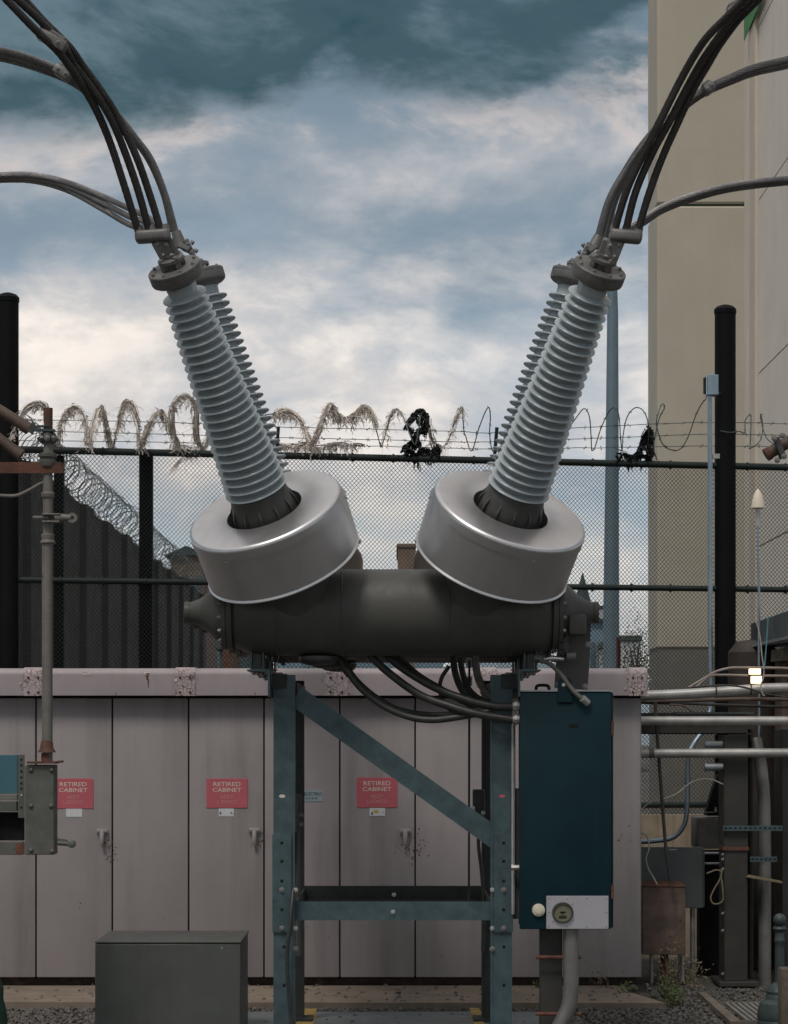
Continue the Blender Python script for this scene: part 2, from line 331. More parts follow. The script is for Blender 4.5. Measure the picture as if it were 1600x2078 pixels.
M_['wood'] = mat('weathered_wood', (.10, .085, .065), .9, var=.35, scale=20, bump=.8, bscale=40)
M_['green_tarp'] = mat('green_tarp', (.02, .055, .035), .6, var=.3, scale=20, bump=.4)
M_['beige'] = mat('beige_render', (.44, .41, .345), .9, var=.05, scale=1.2, bump=.3, bscale=14, dirt=(.36, .32, .26), streak=.35, strs=(1.2, 1.2, .12))
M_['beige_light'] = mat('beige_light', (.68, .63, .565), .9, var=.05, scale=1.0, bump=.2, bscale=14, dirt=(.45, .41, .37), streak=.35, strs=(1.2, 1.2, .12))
M_['cream'] = mat('cream_trim', (.55, .50, .42), .9, var=.06, scale=1.5, bump=.2)
M_['grime'] = mat('base_dark', (.17, .165, .145), .9, var=.12, scale=2, bump=.3)
M_['joint'] = mat('joint_green', (.05, .085, .06), .8, bump=0)
M_['sign_green'] = mat('sign_green', (.03, .22, .075), .5, bump=0)
M_['mast'] = mat('mast_steel', (.15, .21, .25), .5, .3, var=.08, scale=2, bump=.03)
M_['brick'] = mat('far_brick', (.20, .14, .11), .9, var=.2, scale=.6, bump=0)
M_['haze_blue'] = mat('haze_blue', (.16, .24, .30), .8, var=.15, scale=.3, bump=0)  # distant walls: bluish haze mixed into the wall colour
M_['haze_pale'] = mat('haze_pale', (.42, .43, .45), .8, var=.1, scale=.3, bump=0)  # paler distant walls, haze likewise put into the colour
M_['far_dark'] = mat('far_dark', (.05, .07, .075), .8, var=.2, scale=.5, bump=0)
M_['glass'] = mat('far_glass', (.06, .09, .11), .15, bump=0, spec=.6)
M_['leaf'] = mat('leaf_green', (.055, .075, .035), .8, var=.5, scale=3, bump=0)
M_['bark'] = mat('bark', (.06, .048, .038), .9, var=.3, scale=12, bump=.5)
M_['weed'] = mat('weed_green', (.075, .10, .03), .7, var=.4, scale=20, bump=0)
M_['straw'] = mat('dry_stem', (.17, .14, .085), .8, var=.3, scale=20, bump=0)
M_['hopper'] = mat('hopper_steel', (.095, .115, .115), .5, .3, var=.2, scale=5, bump=.1, dirt=(.06, .06, .055), damt=.6)
M_['antenna'] = mat('antenna_cream', (.68, .60, .49), .45, var=.04, bump=0)
M_['wire_teal'] = mat('wire_teal', (.10, .25, .32), .5, bump=0)
M_['wire_white'] = mat('wire_white', (.40, .39, .34), .5, bump=0)
M_['orange'] = mat('orange_grip', (.45, .17, .02), .6, bump=0)
M_['lamp_lit'] = emis('lit_lamp_glass', (1.0, .72, .42), 2.6)

# ================================================================== ground
mb = MB(); mb.add([(-2500, -40, -.012), (2500, -40, -.012), (2500, 4500, -.012), (-2500, 4500, -.012)], [(0, 1, 2, 3)])
o = build('ground', mb, M_['gravel'], smooth=0, kind='structure')
mb = MB(); PADX = (1352 - HX) / F * 14.6
mb.prism([(-4.2, 14.68, 0), (PADX, 14.60, 0), (PADX - .16, 15.25, 0), (PADX - .1, 17.4, 0), (-4.2, 17.4, 0)], (0, 0, -.05), (0, 0, .035))
build('concrete_apron', mb, M_['concrete'], smooth=0, kind='structure')
mb = MB(); mb.prism([(-1.0, 12.0, 0), (.98, 12.0, 0), (.98, 14.42, 0), (-1.0, 14.42, 0)], (0, 0, -.3), (0, 0, .004))
padobj = build('foundation_pad', mb, M_['pad'], smooth=0, kind='structure')
for (x0, x1, y0, y1) in ((607, 643, 2050, 2092), (957, 980, 2049, 2092)):
    d0, d1 = F * CAMZ / (y0 - HY), F * CAMZ / (y1 - HY)
    X0, X1 = (x0 - HX) / F * 14.2, (x1 - HX) / F * 14.2
    jag = [(X0, d1, 0), (X1, d1, 0)] + [(X1 + random.uniform(-.012, .012), d1 + (d0 - d1) * k / 5, 0) for k in range(1, 5)] + \
          [(X1 - .01, d0, 0)] + [(X0 + (X1 - X0) * k / 6, d0 + random.uniform(-.02, .02), 0) for k in range(5, 0, -1)] + [(X0, d0, 0)]
    mb = MB(); mb.prism(jag, (0, 0, .004), (0, 0, .009)); build('painted_patch', mb, M_['yellow'], padobj, smooth=0)
# gravel stones
mb = MB(); rs = random.Random(3)
ico = bmesh.new(); bmesh.ops.create_icosphere(ico, subdivisions=1, radius=1); ico.verts.index_update()
IV = [v.co.copy() for v in ico.verts]; IF = [tuple(v.index for v in f.verts) for f in ico.faces]; ico.free()
def stone(mb, p, s, r):
    q = Matrix.Rotation(r.uniform(0, 6.3), 3, Vector((r.uniform(-1, 1), r.uniform(-1, 1), r.uniform(-1, 1))).normalized())
    sc = Vector((s * r.uniform(.7, 1.3), s * r.uniform(.7, 1.3), s * r.uniform(.45, .8)))
    mb.add([p + q @ Vector((v.x * sc.x * r.uniform(.8, 1.2), v.y * sc.y * r.uniform(.8, 1.2), v.z * sc.z)) for v in IV], IF)
n = 0
while n < 7500:
    d = rs.uniform(13.3, 15.8); x = rs.uniform(-2.6, 3.0)
    if d > 14.62 and x < PADX - .02 and rs.random() > .05: continue
    if abs(x) < 1.0 and d < 14.42 and rs.random() > .03: continue
    if x > PADX + .3 and d > 14.9 and rs.random() > .5: continue
    zz = .035 if (d > 14.68 and x < PADX) else 0.0
    stone(mb, Vector((x, d, zz)), rs.uniform(.006, .017), rs); n += 1
build('gravel', mb, M_['stone'], smooth=30, kind='stuff')['label'] = 'loose grey gravel scattered in front of the concrete apron'

# ================================================================== far background
def far_block(name, label, cat, px0, px1, py0, d, wall, wins, roof=None, depth=12, zb=-2):
    a, b = pt(px0, py0, d), pt(px1, py0, d)
    t = thing(name, label, cat, ((a.x + b.x) / 2, d, 0))
    mb = MB(); mb.box((a.x, d, zb), (b.x, d + depth, a.z)); build('wall', mb, wall, t, smooth=0)
    mb = MB()
    if roof == 'gable':
        m = (a.x + b.x) / 2; h = (b.x - a.x) * .3
        mb.prism([(a.x - .4, d - .3, a.z + .01), (b.x + .4, d - .3, a.z + .01), (m, d - .3, a.z + h)], (0, 0, 0), (0, depth + .6, 0))
    else:
        mb.box((a.x - .1, d - .1, a.z + .01), (b.x + .1, d + depth + .1, a.z + .3), .05)
    build('roof', mb, M_['far_dark'] if roof != 'brick' else M_['brick'], t, smooth=0)
    nx, nz_ = wins; W = b.x - a.x; H = a.z - CAMZ + 2
    for i in range(nx):
        for j in range(nz_):
            cx = a.x + W * (i + .5) / nx; cz = a.z - (H / nz_) * (j + .55)
            mb = MB(); mb.box((cx - W / nx * .28, d - .12, cz - H / nz_ * .28), (cx + W / nx * .28, d - .02, cz + H / nz_ * .28))
            build('window', mb, M_['glass'], t, smooth=0)
    return t
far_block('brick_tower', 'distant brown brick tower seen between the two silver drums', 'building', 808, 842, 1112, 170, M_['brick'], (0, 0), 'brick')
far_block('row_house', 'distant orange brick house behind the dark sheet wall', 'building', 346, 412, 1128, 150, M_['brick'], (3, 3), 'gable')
far_block('office_block', 'pale distant office block left of the grey mast', 'building', 1204, 1230, 1236, 210, M_['haze_pale'], (3, 4))
far_block('warehouse', 'long haze-blue distant warehouse low behind the fence, under the tank', 'building', 560, 900, 1322, 230, M_['haze_blue'], (10, 1))
far_block('town_house', 'haze-blue distant house with gabled roof right of the tank end', 'building', 1196, 1226, 1262, 140, M_['haze_blue'], (2, 2), 'gable')
far_block('low_shed', 'distant pale shed beside the beige building', 'building', 1258, 1300, 1302, 120, M_['haze_pale'], (3, 1))
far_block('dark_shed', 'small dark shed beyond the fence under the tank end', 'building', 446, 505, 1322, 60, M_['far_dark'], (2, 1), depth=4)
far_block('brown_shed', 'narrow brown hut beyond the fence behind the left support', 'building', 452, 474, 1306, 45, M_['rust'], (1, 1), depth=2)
far_block('long_terrace', 'pale distant terrace stretching behind the fence, left of tank', 'building', 300, 470, 1262, 260, M_['haze_pale'], (9, 2))
# far ridge of town and trees along the horizon
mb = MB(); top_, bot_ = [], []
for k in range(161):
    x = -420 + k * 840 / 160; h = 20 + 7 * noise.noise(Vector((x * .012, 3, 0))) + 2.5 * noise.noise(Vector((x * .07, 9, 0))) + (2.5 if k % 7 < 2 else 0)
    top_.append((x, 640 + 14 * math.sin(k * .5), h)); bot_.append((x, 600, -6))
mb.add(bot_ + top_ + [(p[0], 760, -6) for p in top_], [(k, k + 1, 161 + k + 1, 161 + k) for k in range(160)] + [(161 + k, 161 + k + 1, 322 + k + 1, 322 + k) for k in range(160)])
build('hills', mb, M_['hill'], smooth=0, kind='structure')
# church spire
b0 = pt(1183, 1235, 260); t = thing('church_spire', 'slender dark church spire far beyond the fence', 'spire', (b0.x, 260, 0))
mb = MB(); mb.box((b0.x - .95, 259.05, -2), (b0.x + .95, 260.95, b0.z)); build('tower', mb, M_['haze_blue'], t, smooth=0)
mb = MB(); mb.lathe([(1.05, b0.z + .01), (.75, b0.z + 1.2), (.04, pt(0, 1162, 260).z)], Matrix.Translation((b0.x, 260, 0)), 8); build('spire', mb, M_['far_dark'], t, smooth=0)
mb = MB(); mb.box((b0.x - .3, 258.9, b0.z - 1.6), (b0.x + .3, 259.03, b0.z - .4)); build('window', mb, M_['glass'], t, smooth=0)
# trees
def tree(px, py, d, w, label, seed, leaf=True):
    r = random.Random(seed); top = pt(px, py, d); t = thing('tree', label, 'tree', (top.x, d, 0), 'far trees')
    mb = MB(); H = top.z; mb.tube([(top.x, d, -.5), (top.x + w * .04, d, H * .4), (top.x, d, H * .8)], [w * .07, w * .05, w * .015], 7)
    tips = []
    for k in range(14):
        a = r.uniform(0, 6.3); h = H * r.uniform(.35, .75); l = w * r.uniform(.3, .55)
        e = Vector((top.x + math.cos(a) * l, d + math.sin(a) * l, h + (H - h) * r.uniform(.2, .8))); tips.append(e)
        mb.tube([(top.x, d, h), ((top.x + e.x) / 2, (d + e.y) / 2, h + (e.z - h) * .6), e], [w * .025, w * .016, w * .005], 5)
    build('trunk', mb, M_['bark'], t)
    mb = MB()
    for k in range(900):
        c = r.choice(tips); p = c + Vector((r.gauss(0, w * .13), r.gauss(0, w * .13), r.gauss(0, H * .07))); s = w * r.uniform(.018, .04)
        a = Vector((r.uniform(-1, 1), r.uniform(-1, 1), r.uniform(-1, 1))).normalized(); b = a.orthogonal().normalized(); c2 = a.cross(b)
        mb.add([p + b * s, p + c2 * s * .6, p - b * s, p - c2 * s * .6], [(0, 1, 2, 3)])
    build('crown', mb, M_['leaf'], t, smooth=0, kind='stuff')
tree(1294, 1262, 75, 1.1, 'small bushy tree at the corner of the beige building', 5)
tree(1268, 1296, 95, 2.0, 'low round tree behind the fence right of the grey mast', 6)
tree(655, 1322, 180, 3.0, 'distant tree low under the tank between the hoses', 9)
# utility pole with cross arms and lines
u = pt(1252 + 4, 1292, 42); t = thing('utility_post', 'slim rust brown channel post rising behind the cabinet', 'post', (u.x, 30, 0))
d = 19.5; u = pt(1256, 1293, d); mb = MB(); w = .016
mb.box((u.x - w, d - .02, 0), (u.x - w + .008, d + .04, u.z)); mb.box((u.x + w - .008, d - .02, 0), (u.x + w, d + .04, u.z)); mb.box((u.x - w + .008, d + .02, 0), (u.x + w - .008, d + .04, u.z - .002))
build('channel', mb, M_['rust'], t, smooth=0)
# monopole mast
MX = pt(1240, 400, 55); bse = pt(1241, 1600, 55)
t = thing('steel_mast', 'tall tapering blue grey steel mast behind the right bushing', 'mast', (bse.x, 55, 0))
mb = MB(); mb.tube([(bse.x, 55, -.5), (bse.x + .0, 55, pt(0, 1250, 55).z), pt(1243, 900, 55), pt(1244, 640, 55), pt(1240, 410, 55)], [.20, .18, .147, .125, .085], 16)
build('shaft', mb, M_['mast'], t)
mb = MB(); mb.tube([pt(1240, 410, 55), pt(1238, 402, 55)], .035, 8); build('tip', mb, M_['mast'], t)
mb = MB(); mb.lathe([(.3, 0), (.3, .05), (.22, .06)], Matrix.Translation((bse.x, 55, 0)), 16); build('base_plate', mb, M_['mast'], t)

# ------------------------------------------------------------------ beige building
BD = 40.0; xl = pt(1335, 0, BD).x; xr = pt(1511, 0, BD).x
t = thing('beige_building', 'tall beige rendered building with a dark base filling the right side', 'building', (xr, BD, 0))
zb = pt(0, 1316, BD).z; zj = pt(0, 415, BD).z
BK = BD + 1.5
mb = MB(); mb.box((xl, BD, zb), (xr + .5, BK, zj - .02), .03); build('lower_wall', mb, M_['beige'], t, smooth=0)
mb = MB(); mb.box((xl, BD, zj + .02), (xr + .5, BK, 24), .03); build('upper_wall', mb, M_['beige'], t, smooth=0)
mb = MB(); mb.box((xl + .05, BD + .05, zj - .02), (xr, BK - .05, zj + .02)); build('wall_joint', mb, M_['joint'], t, smooth=0)
mb = MB(); mb.box((xl + .02, BD + .03, -.5), (xr + .5, BK - .02, zb)); build('base_course', mb, M_['grime'], t, smooth=0)
# the wing that comes towards the viewer: its long flank faces left
ys = [BD - .003, 39.0, 38.4, 34.8, 31.5, 28.5]; 
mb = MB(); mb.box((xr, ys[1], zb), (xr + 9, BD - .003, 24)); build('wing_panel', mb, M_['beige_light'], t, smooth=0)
mb = MB(); mb.box((xr - .06, ys[2], zb), (xr + 9, ys[1], 24)); build('pilaster', mb, M_['cream'], t, smooth=0)
zsp = [zb, 4.6, 7.3, 10.0, 12.7, 15.5, 24]
for a, b in zip(ys[2:-1], ys[3:]):
    for z0, z1 in zip(zsp[:-1], zsp[1:]):
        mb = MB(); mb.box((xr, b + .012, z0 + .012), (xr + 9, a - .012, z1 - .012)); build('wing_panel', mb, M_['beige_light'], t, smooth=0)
mb = MB(); mb.box((xr + .03, ys[-1] + .1, -.5), (xr + 8.8, BD - .5, 23.9)); build('wing_core', mb, M_['grime'], t, smooth=0)
g = [(1512, 82), (1545, 2), (1560, -40), (1512, -40)]
mb = MB(); gp = []
for px, py in g:
    dd = (xr - .08) * F / (px - HX); gp.append(Vector((xr - .08, dd, CAMZ + (HY - py) / F * dd)))
mb.prism(gp, (-.012, 0, 0), (0, 0, 0)); build('green_board', mb, M_['sign_green'], t, smooth=0)

# ------------------------------------------------------------------ dark sheet wall on the left, running away behind the fence
WX, WZ = -2.99, 3.85
t = thing('sheet_wall', 'dark corrugated sheet wall running away behind the fence at left', 'wall', (WX, 18.2, 0))
y = 18.9; i = 0
while y < 37.4:
    L = 1.8; mb = MB(); e = y + L; ztop = WZ + .012 * math.sin(i * 1.7)
    poly = []
    for k, (yy, xx) in enumerate(((0, 0), (.95, 0), (1.05, .05), (1.6, .05), (1.7, 0), (1.798, 0))):
        poly.append((WX + xx, min(y + yy, e), -.1))
    poly2 = [(p[0] - .012, p[1], p[2]) for p in poly]
    vs = poly + poly2; n_ = len(poly); vs2 = vs + [(p[0], p[1], ztop) for p in vs]; m2 = 2 * n_
    ring = list(range(n_)) + list(range(2 * n_ - 1, n_ - 1, -1))
    fs = [(ring[k], ring[(k + 1) % m2], ring[(k + 1) % m2] + m2, ring[k] + m2) for k in range(m2)]
    fs += [(k, k + 1, n_ + k + 1, n_ + k) for k in range(n_ - 1)] + [(m2 + k, m2 + n_ + k, m2 + n_ + k + 1, m2 + k + 1) for k in range(n_ - 1)]
    mb.add(vs2, fs); build('sheet_panel', mb, M_['corr'], t, smooth=0); y += 1.8; i += 1
mb = MB(); mb.box((WX - .06, 18.9, WZ - .25), (WX - .013, 37.4, WZ - .15)); build('top_beam', mb, M_['corr'], t, smooth=0)
# razor coil on its top
def coil(name, label, path, r, turns, wire, wob, seed, m, n=5, steps=26, squash=1.0):
    rr = random.Random(seed); P = crom(path, 10); mb = MB(); ps = []
    N = int(turns * steps)
    for i in range(N + 1):
        f = i / N * (len(P) - 1); k = min(int(f), len(P) - 2); c = P[k].lerp(P[k + 1], f - k)
        tn = (P[k + 1] - P[k]).normalized(); side = tn.cross(Vector((0, 0, 1))).normalized()
        a = i / steps * 2 * math.pi
        rad = r * (1 + wob * noise.noise(Vector((i * .045, seed, 0))))
        ps.append(c + side * math.cos(a) * rad * squash + Vector((0, 0, 1)) * math.sin(a) * rad + tn * .5 * r * noise.noise(Vector((i * .03, seed + 9, 2))))
    mb.tube(ps, wire, n)
    # short barbs
    for i in range(4, len(ps) - 4, 5):
        q = Vector((rr.uniform(-1, 1), rr.uniform(-1, 1), rr.uniform(-1, 1))).normalized() * .018
        mb.tube([ps[i] - q, ps[i] + q], wire * .6, 3, False)
    o = build(name, mb, m); tag(o, label, 'razor wire'); return o, ps
coil('razor_coil', 'loose razor wire coil along the top of the dark sheet wall', [(WX + .05, 19, WZ + .13), (WX + .05, 24, WZ + .14), (WX + .05, 30, WZ + .12), (WX + .05, 37, WZ + .12)], .16, 110, .0034, .35, 21, M_['barb'], 4, 16)

# ================================================================== chain-link fence
def fx(px, py):                          # point on the fence plane at a pixel
    k = (px - HX) / F; d = (17.5 + .2038 * 1.785) / (1 - .2038 * k)
    return Vector((k * d, d, CAMZ + (HY - py) / F * d))
FA, FB = fx(-260, 1500), fx(1860, 1500); FD = (FB - FA); FL = FD.length; FD.normalize(); FN = Vector((FD.y, -FD.x, 0))
ZT, ZM, ZB = 3.637, 2.72, 1.11
fence = thing('chain_link_fence', 'tall dark green chain link fence behind the cabinet row', 'fence', (0, 17.85, 0))
def rail(z, r):
    mb = MB(); mb.tube([FA + Vector((0, 0, z - CAMZ)), FB + Vector((0, 0, z - CAMZ))], r, 10); build('rail', mb, M_['rail'], fence)
rail(ZT, .026); rail(ZM, .022); rail(ZB, .022)
mb = MB(); CW, CH = .0152, .0325; cols = int(FL / CW) + 1; z0, z1 = 1.03, ZT + .045
rows = int((z1 - z0) / CH); wr = .0027
for c in range(cols):
    base = FA + FD * (c * CW); base.z = 0; sg = FN * .0016
    ps = []
    for k in range(rows * 2 + 1):
        s = 1 if (k + c) % 2 else -1
        ps.append(base + FD * (CW * .5 + .0004) * s + Vector((0, 0, z0 + k * CH / 2)) + sg * s)
    vs = []
    for i, p in enumerate(ps):
        vs += [p + FN * wr + FD * 0, p - FN * wr * .5 + FD * wr, p - FN * wr * .5 - FD * wr]
    fs = [(i * 3 + k, i * 3 + (k + 1) % 3, i * 3 + 3 + (k + 1) % 3, i * 3 + 3 + k) for i in range(len(ps) - 1) for k in range(3)]
    mb.add(vs, fs)
me_mesh = build('wire_mesh', mb, M_['mesh'], fence, smooth=0, kind='stuff')
# posts
def fpost(px0, px1, py, round_=True, off=0.0, mt='black'):
    a = fx((px0 + px1) / 2, py); r = (px1 - px0) / 2 / F * a.y; c = a + FN * off
    mb = MB()
    if round_: mb.lathe([(r, 0), (r, a.z - .03), (r * 1.06, a.z - .03), (r * 1.06, a.z), (r * .8, a.z + .022), (r * .3, a.z + .035)], Matrix.Translation((c.x, c.y, 0)), 24)
    else: mb.box((c.x - r, c.y - r, 0), (c.x + r, c.y + r, a.z), .006)
    build('post', mb, M_[mt], fence)
fpost(-6, 38, 604, off=.0); fpost(1451, 1494, 628, off=.0)
fpost(286, 313, 922, False, -.09); fpost(112, 132, 922, False, -.09)
# tie wires
tie = MB(); tie.lathe([(.031, -.006), (.034, 0), (.031, .006)], None, 10, False); tiem = tie.mesh('tie'); tiem.materials.append(M_['rail'])
for k in range(26):
    p = FA + FD * (k * .3 + .1)
    for z in (ZT, ZM): place('tie', tiem, axisM((p.x, p.y, z), FD), fence)
# barb arms and three barbed strands
for px in (1003, 1466, 98, 560):
    a = fx(px, 940); b = fx(px + 4, 868) + FN * .03; mb = MB(); mb.bar(a, b, .02, .03, FN); build('barb_arm', mb, M_['rail'], fence, smooth=0)
def strand(pys, label):
    ps = []
    xs = [-60, 300, 560, 800, 940, 1004, 1250, 1450, 1660]
    base = crom([fx(x, y) for x, y in zip(xs, pys)], 16)
    for i, p in enumerate(base): ps.append(p + Vector((0, 0, .004 * noise.noise(Vector((i * .4, pys[0], 0))))))
    mb = MB(); mb.tube(ps, .0032, 4); rr = random.Random(int(pys[0]))
    L = 0
    for a, b in zip(ps[:-1], ps[1:]):
        L += (b - a).length
        if L > .1:
            L = 0
            for s in range(2):
                q = Vector((rr.uniform(-1, 1), rr.uniform(-.3, .3), rr.uniform(-1, 1))).normalized() * .017; mb.tube([b - q, b + q], .0022, 3, False)
    build('barbed_strand', mb, M_['barb'], fence, label=label)
strand([850, 856, 866, 872, 876, 878, 864, 857, 862], 'uppermost of the barbed strands')
strand([872, 880, 888, 893, 897, 896, 888, 881, 886], 'middle of the barbed strands')
strand([893, 897, 902, 906, 910, 911, 908, 905, 908], 'lowest of the barbed strands')
# concertina strand above the fence: arches traced along the top
arch_px = [(-20, 900), (20, 890), (52, 832), (88, 825), (100, 880), (118, 905), (128, 850), (150, 828), (168, 850), (176, 905), (196, 840), (210, 830), (222, 880), (230, 908), (246, 835), (262, 822), (276, 860), (284, 905), (305, 860), (330, 830), (352, 880), (362, 905),
           (340, 850), (362, 812), (392, 822), (400, 880), (420, 905), (440, 840), (470, 828), (490, 890), (505, 905), (530, 850), (556, 838), (580, 828), (600, 836), (616, 866), (628, 905), (650, 850), (668, 824), (690, 842), (706, 845), (726, 838), (738, 826), (750, 850), (762, 900), (772, 907), (790, 860), (802, 832), (812, 828), (818, 850), (826, 890),
           (836, 905), (850, 850), (862, 828), (876, 850), (884, 895), (902, 905), (916, 860), (928, 832), (936, 850), (946, 878), (952, 880), (962, 913), (970, 870), (978, 838), (984, 833), (992, 850), (998, 880), (1008, 912), (1020, 905), (1040, 850), (1060, 832), (1080, 850), (1100, 890), (1110, 905), (1130, 905), (1150, 880), (1166, 850), (1176, 834), (1186, 850), (1196, 885), (1206, 910), (1216, 905), (1224, 870), (1232, 838), (1238, 832), (1246, 850),
           (1256, 890), (1268, 912), (1274, 880), (1278, 845), (1286, 829), (1296, 840), (1306, 870), (1312, 905), (1330, 908), (1346, 850), (1354, 826), (1340, 822), (1324, 846), (1322, 868), (1340, 900), (1366, 910), (1390, 908), (1402, 885), (1410, 840), (1420, 815), (1440, 802), (1462, 803), (1476, 820), (1476, 845), (1462, 868), (1458, 876), (1470, 882), (1490, 880), (1508, 880), (1520, 850), (1534, 838), (1530, 862), (1518, 905), (1510, 914), (1530, 900), (1545, 870), (1552, 838), (1556, 850), (1564, 890), (1590, 905), (1620, 850), (1650, 830)]
ps = []
for i, (x, y) in enumerate(arch_px):
    ps.append(fx(x, y) + FN * (.13 * math.sin(i * .9) + .02))
CP = crom(ps, 7); mb = MB(); mb.tube(CP, .0042, 5); rr = random.Random(4)
for i in range(3, len(CP) - 3, 6):
    q = Vector((rr.uniform(-1, 1), rr.uniform(-1, 1), rr.uniform(-1, 1))).normalized() * .014; mb.tube([CP[i] - q, CP[i] + q], .003, 3, False)
tag(build('concertina_wire', mb, M_['barb']), 'thin concertina wire looping in arches above the chain link fence', 'razor wire')
# rags caught in it
def rag(px0, px1, label, dens, seed, m, hang=.0, wid=1.0, path=None, hairs=1.0, th=.014):
    r = random.Random(seed); mb = MB()
    seg = [p for p in (path or CP) if fx(px0, 870).x <= p.x <= fx(px1, 870).x and (path is not None or p.z > 3.6)]
    if len(seg) < 6: return
    dens *= .95
    for k in range(int(dens)):
        i = r.randrange(0, max(1, len(seg) - 5)); n = r.randint(6, 16); ps = []; o = Vector((r.gauss(0, .009), r.gauss(0, .018), r.gauss(0, .009)))
        p = seg[i]
        drop = r.random() < .55; v_ = Vector((r.gauss(0, .35), r.gauss(0, .2), -1)) * r.uniform(.0025, .0085); cur = Vector(p); wa = r.uniform(0, 6)
        for j in range(n):
            if drop: cur = cur + v_ + Vector((.004 * math.sin(wa + j * .7), 0, 0)); q = cur
            else: q = seg[min(i + j, len(seg) - 1)]
            ps.append(q + o + Vector((r.gauss(0, .0022), r.gauss(0, .003), r.gauss(0, .0022))))
        w = th * wid * r.uniform(.12, .75); rot = Vector((r.uniform(-1, 1), r.uniform(-1, 1), r.uniform(-.6, .6))).normalized()
        vs = []
        for j, q in enumerate(ps):
            ww = w * (1 - .8 * abs(2 * j / (n - 1) - .8)) if n > 1 else w
            ax = (rot + Vector((.5 * math.sin(j * .5 + wa), .4 * math.cos(j * .6), .3 * math.sin(j * .4)))).normalized()
            vs += [q + ax * max(ww, .002), q - ax * max(ww, .002)]
        mb.add(vs, [(2 * j, 2 * j + 1, 2 * j + 3, 2 * j + 2) for j in range(n - 1)])
    for k in range(int(dens * 1.3 * hairs)):
        p = r.choice(seg); ps = [p]; v = Vector((r.gauss(0, .7), r.gauss(0, .7), r.gauss(-.9, .8))).normalized() * r.uniform(.003, .010)
        for j in range(r.randint(3, 6)):
            v = v + Vector((r.gauss(0, .004), r.gauss(0, .004), -.0015)); ps.append(ps[-1] + v)
        mb.tube(ps, .0011, 3, False)
    o = build('torn_rag', mb, m, smooth=0); tag(o, label, 'rag', 'rags caught in the concertina wire')
rag(30, 118, 'tangled grey brown rag on the wire beside the black post at left', 210, 31, M_['rag'])
rag(118, 172, 'ragged grey clump on the wire right of the rusty pipe top', 130, 32, M_['rag'])
rag(172, 232, 'grey rag with hanging fibres left of the tall pale arch', 190, 33, M_['rag'])
rag(232, 286, 'pale rag wrapped round the tall arch above the square fence post', 130, 34, M_['rag'])
rag(286, 352, 'thick grey rag sagging over the wire near the left bushing', 200, 35, M_['rag'])
rag(352, 430, 'shaggy rag bundle hanging beside the left bushing', 230, 36, M_['rag'])
rag(556, 616, 'grey rag right beside the rear left bushing sheds', 170, 37, M_['rag'])
rag(616, 700, 'largest rag, a dense bundle right of the left bushing', 330, 38, M_['rag'])
rag(700, 765, 'brown rag hanging round the arch between the two bushings', 190, 39, M_['rag'])
rag(776, 822, 'thin wisp of fibre on the arch left of the black rag', 60, 40, M_['rag'], th=.010)
rag(868, 906, 'small pale shred hanging right of the black rag', 36, 41, M_['rag'])
rag(908, 938, 'last thin shred on the wire before the bare arches', 40, 42, M_['rag'], th=.010)
low = crom([fx(x, y) for x, y in ((556, 898), (590, 905), (620, 902), (650, 908), (690, 900), (736, 905))], 14)
rag(556, 740, 'long matted rag trailing along the lowest barbed strand', 260, 43, M_['rag'], path=low)
low = crom([fx(x, y) for x, y in ((350, 900), (380, 905), (400, 915), (372, 930), (350, 955))], 10)
rag(340, 402, 'dark rag tail dangling below the fence rail at left', 60, 46, M_['rag'], path=low)
low = crom([fx(x, y) for x, y in ((826, 872), (838, 846), (852, 832), (866, 846), (860, 862), (846, 880), (842, 900), (822, 908), (836, 918), (848, 925), (858, 912), (880, 914), (888, 905), (890, 922))], 10)
rag(815, 896, 'black torn plastic sheet hanging on the wire between the bushings', 330, 44, M_['rag_dark'], path=low, wid=2.5, hairs=.03)
low = crom([fx(x, y) for x, y in ((1252, 917), (1270, 922), (1290, 926), (1304, 905), (1318, 872), (1320, 900), (1318, 924), (1300, 926))], 10)
rag(1248, 1325, 'black plastic scrap caught on the wire at the building edge', 230, 45, M_['rag_dark'], path=low, wid=2.5, hairs=.03)
# low concrete wall under the fence
mb = MB(); a, b = FA.copy(), FB.copy(); a.z = b.z = 0
mb.prism([a - FN * .1, b - FN * .1, b + FN * .1, a + FN * .1], (0, 0, -.1), (0, 0, 1.04)); o = build('retaining_wall', mb, M_['concrete_stain'], smooth=0)
tag(o, 'stained low concrete wall carrying the chain link fence', 'wall')

# ================================================================== retired cabinet row
CD = 15.6; PM = F / CD
cx = lambda px: (px - HX) / PM
cz = lambda py: CAMZ + (HY - py) / PM
cab = thing('equipment_cabinet', 'long pale mauve steel equipment cabinet row with rusted base', 'cabinet', (cx(650), CD, 0))
CL, CR = -420, 1302
mb = MB(); mb.box((cx(CL) + .01, CD + .035, cz(1983)), (cx(CR) - .004, CD + 1.25, cz(1400))); build('carcass', mb, M_['dark_in'], cab, smooth=0)
mb = MB(); mb.box((cx(CR) - .004, CD + .004, cz(1984)), (cx(CR), CD + 1.25, cz(1402))); build('side_panel', mb, M_['door'], cab, smooth=0)
edges = [CL, -235, -81, 73, 228, 383, 536, 690, 843, 996, 1149, 1302]
doors = []
for a, b in zip(edges[:-1], edges[1:]):
    mb = MB(); gg = .0042
    mb.box((cx(a) + gg, CD, cz(1984)), (cx(b) - gg, CD + .03, cz(1417)), .007, None, 2); doors.append(build('door', mb, M_['door'], cab, smooth=30))
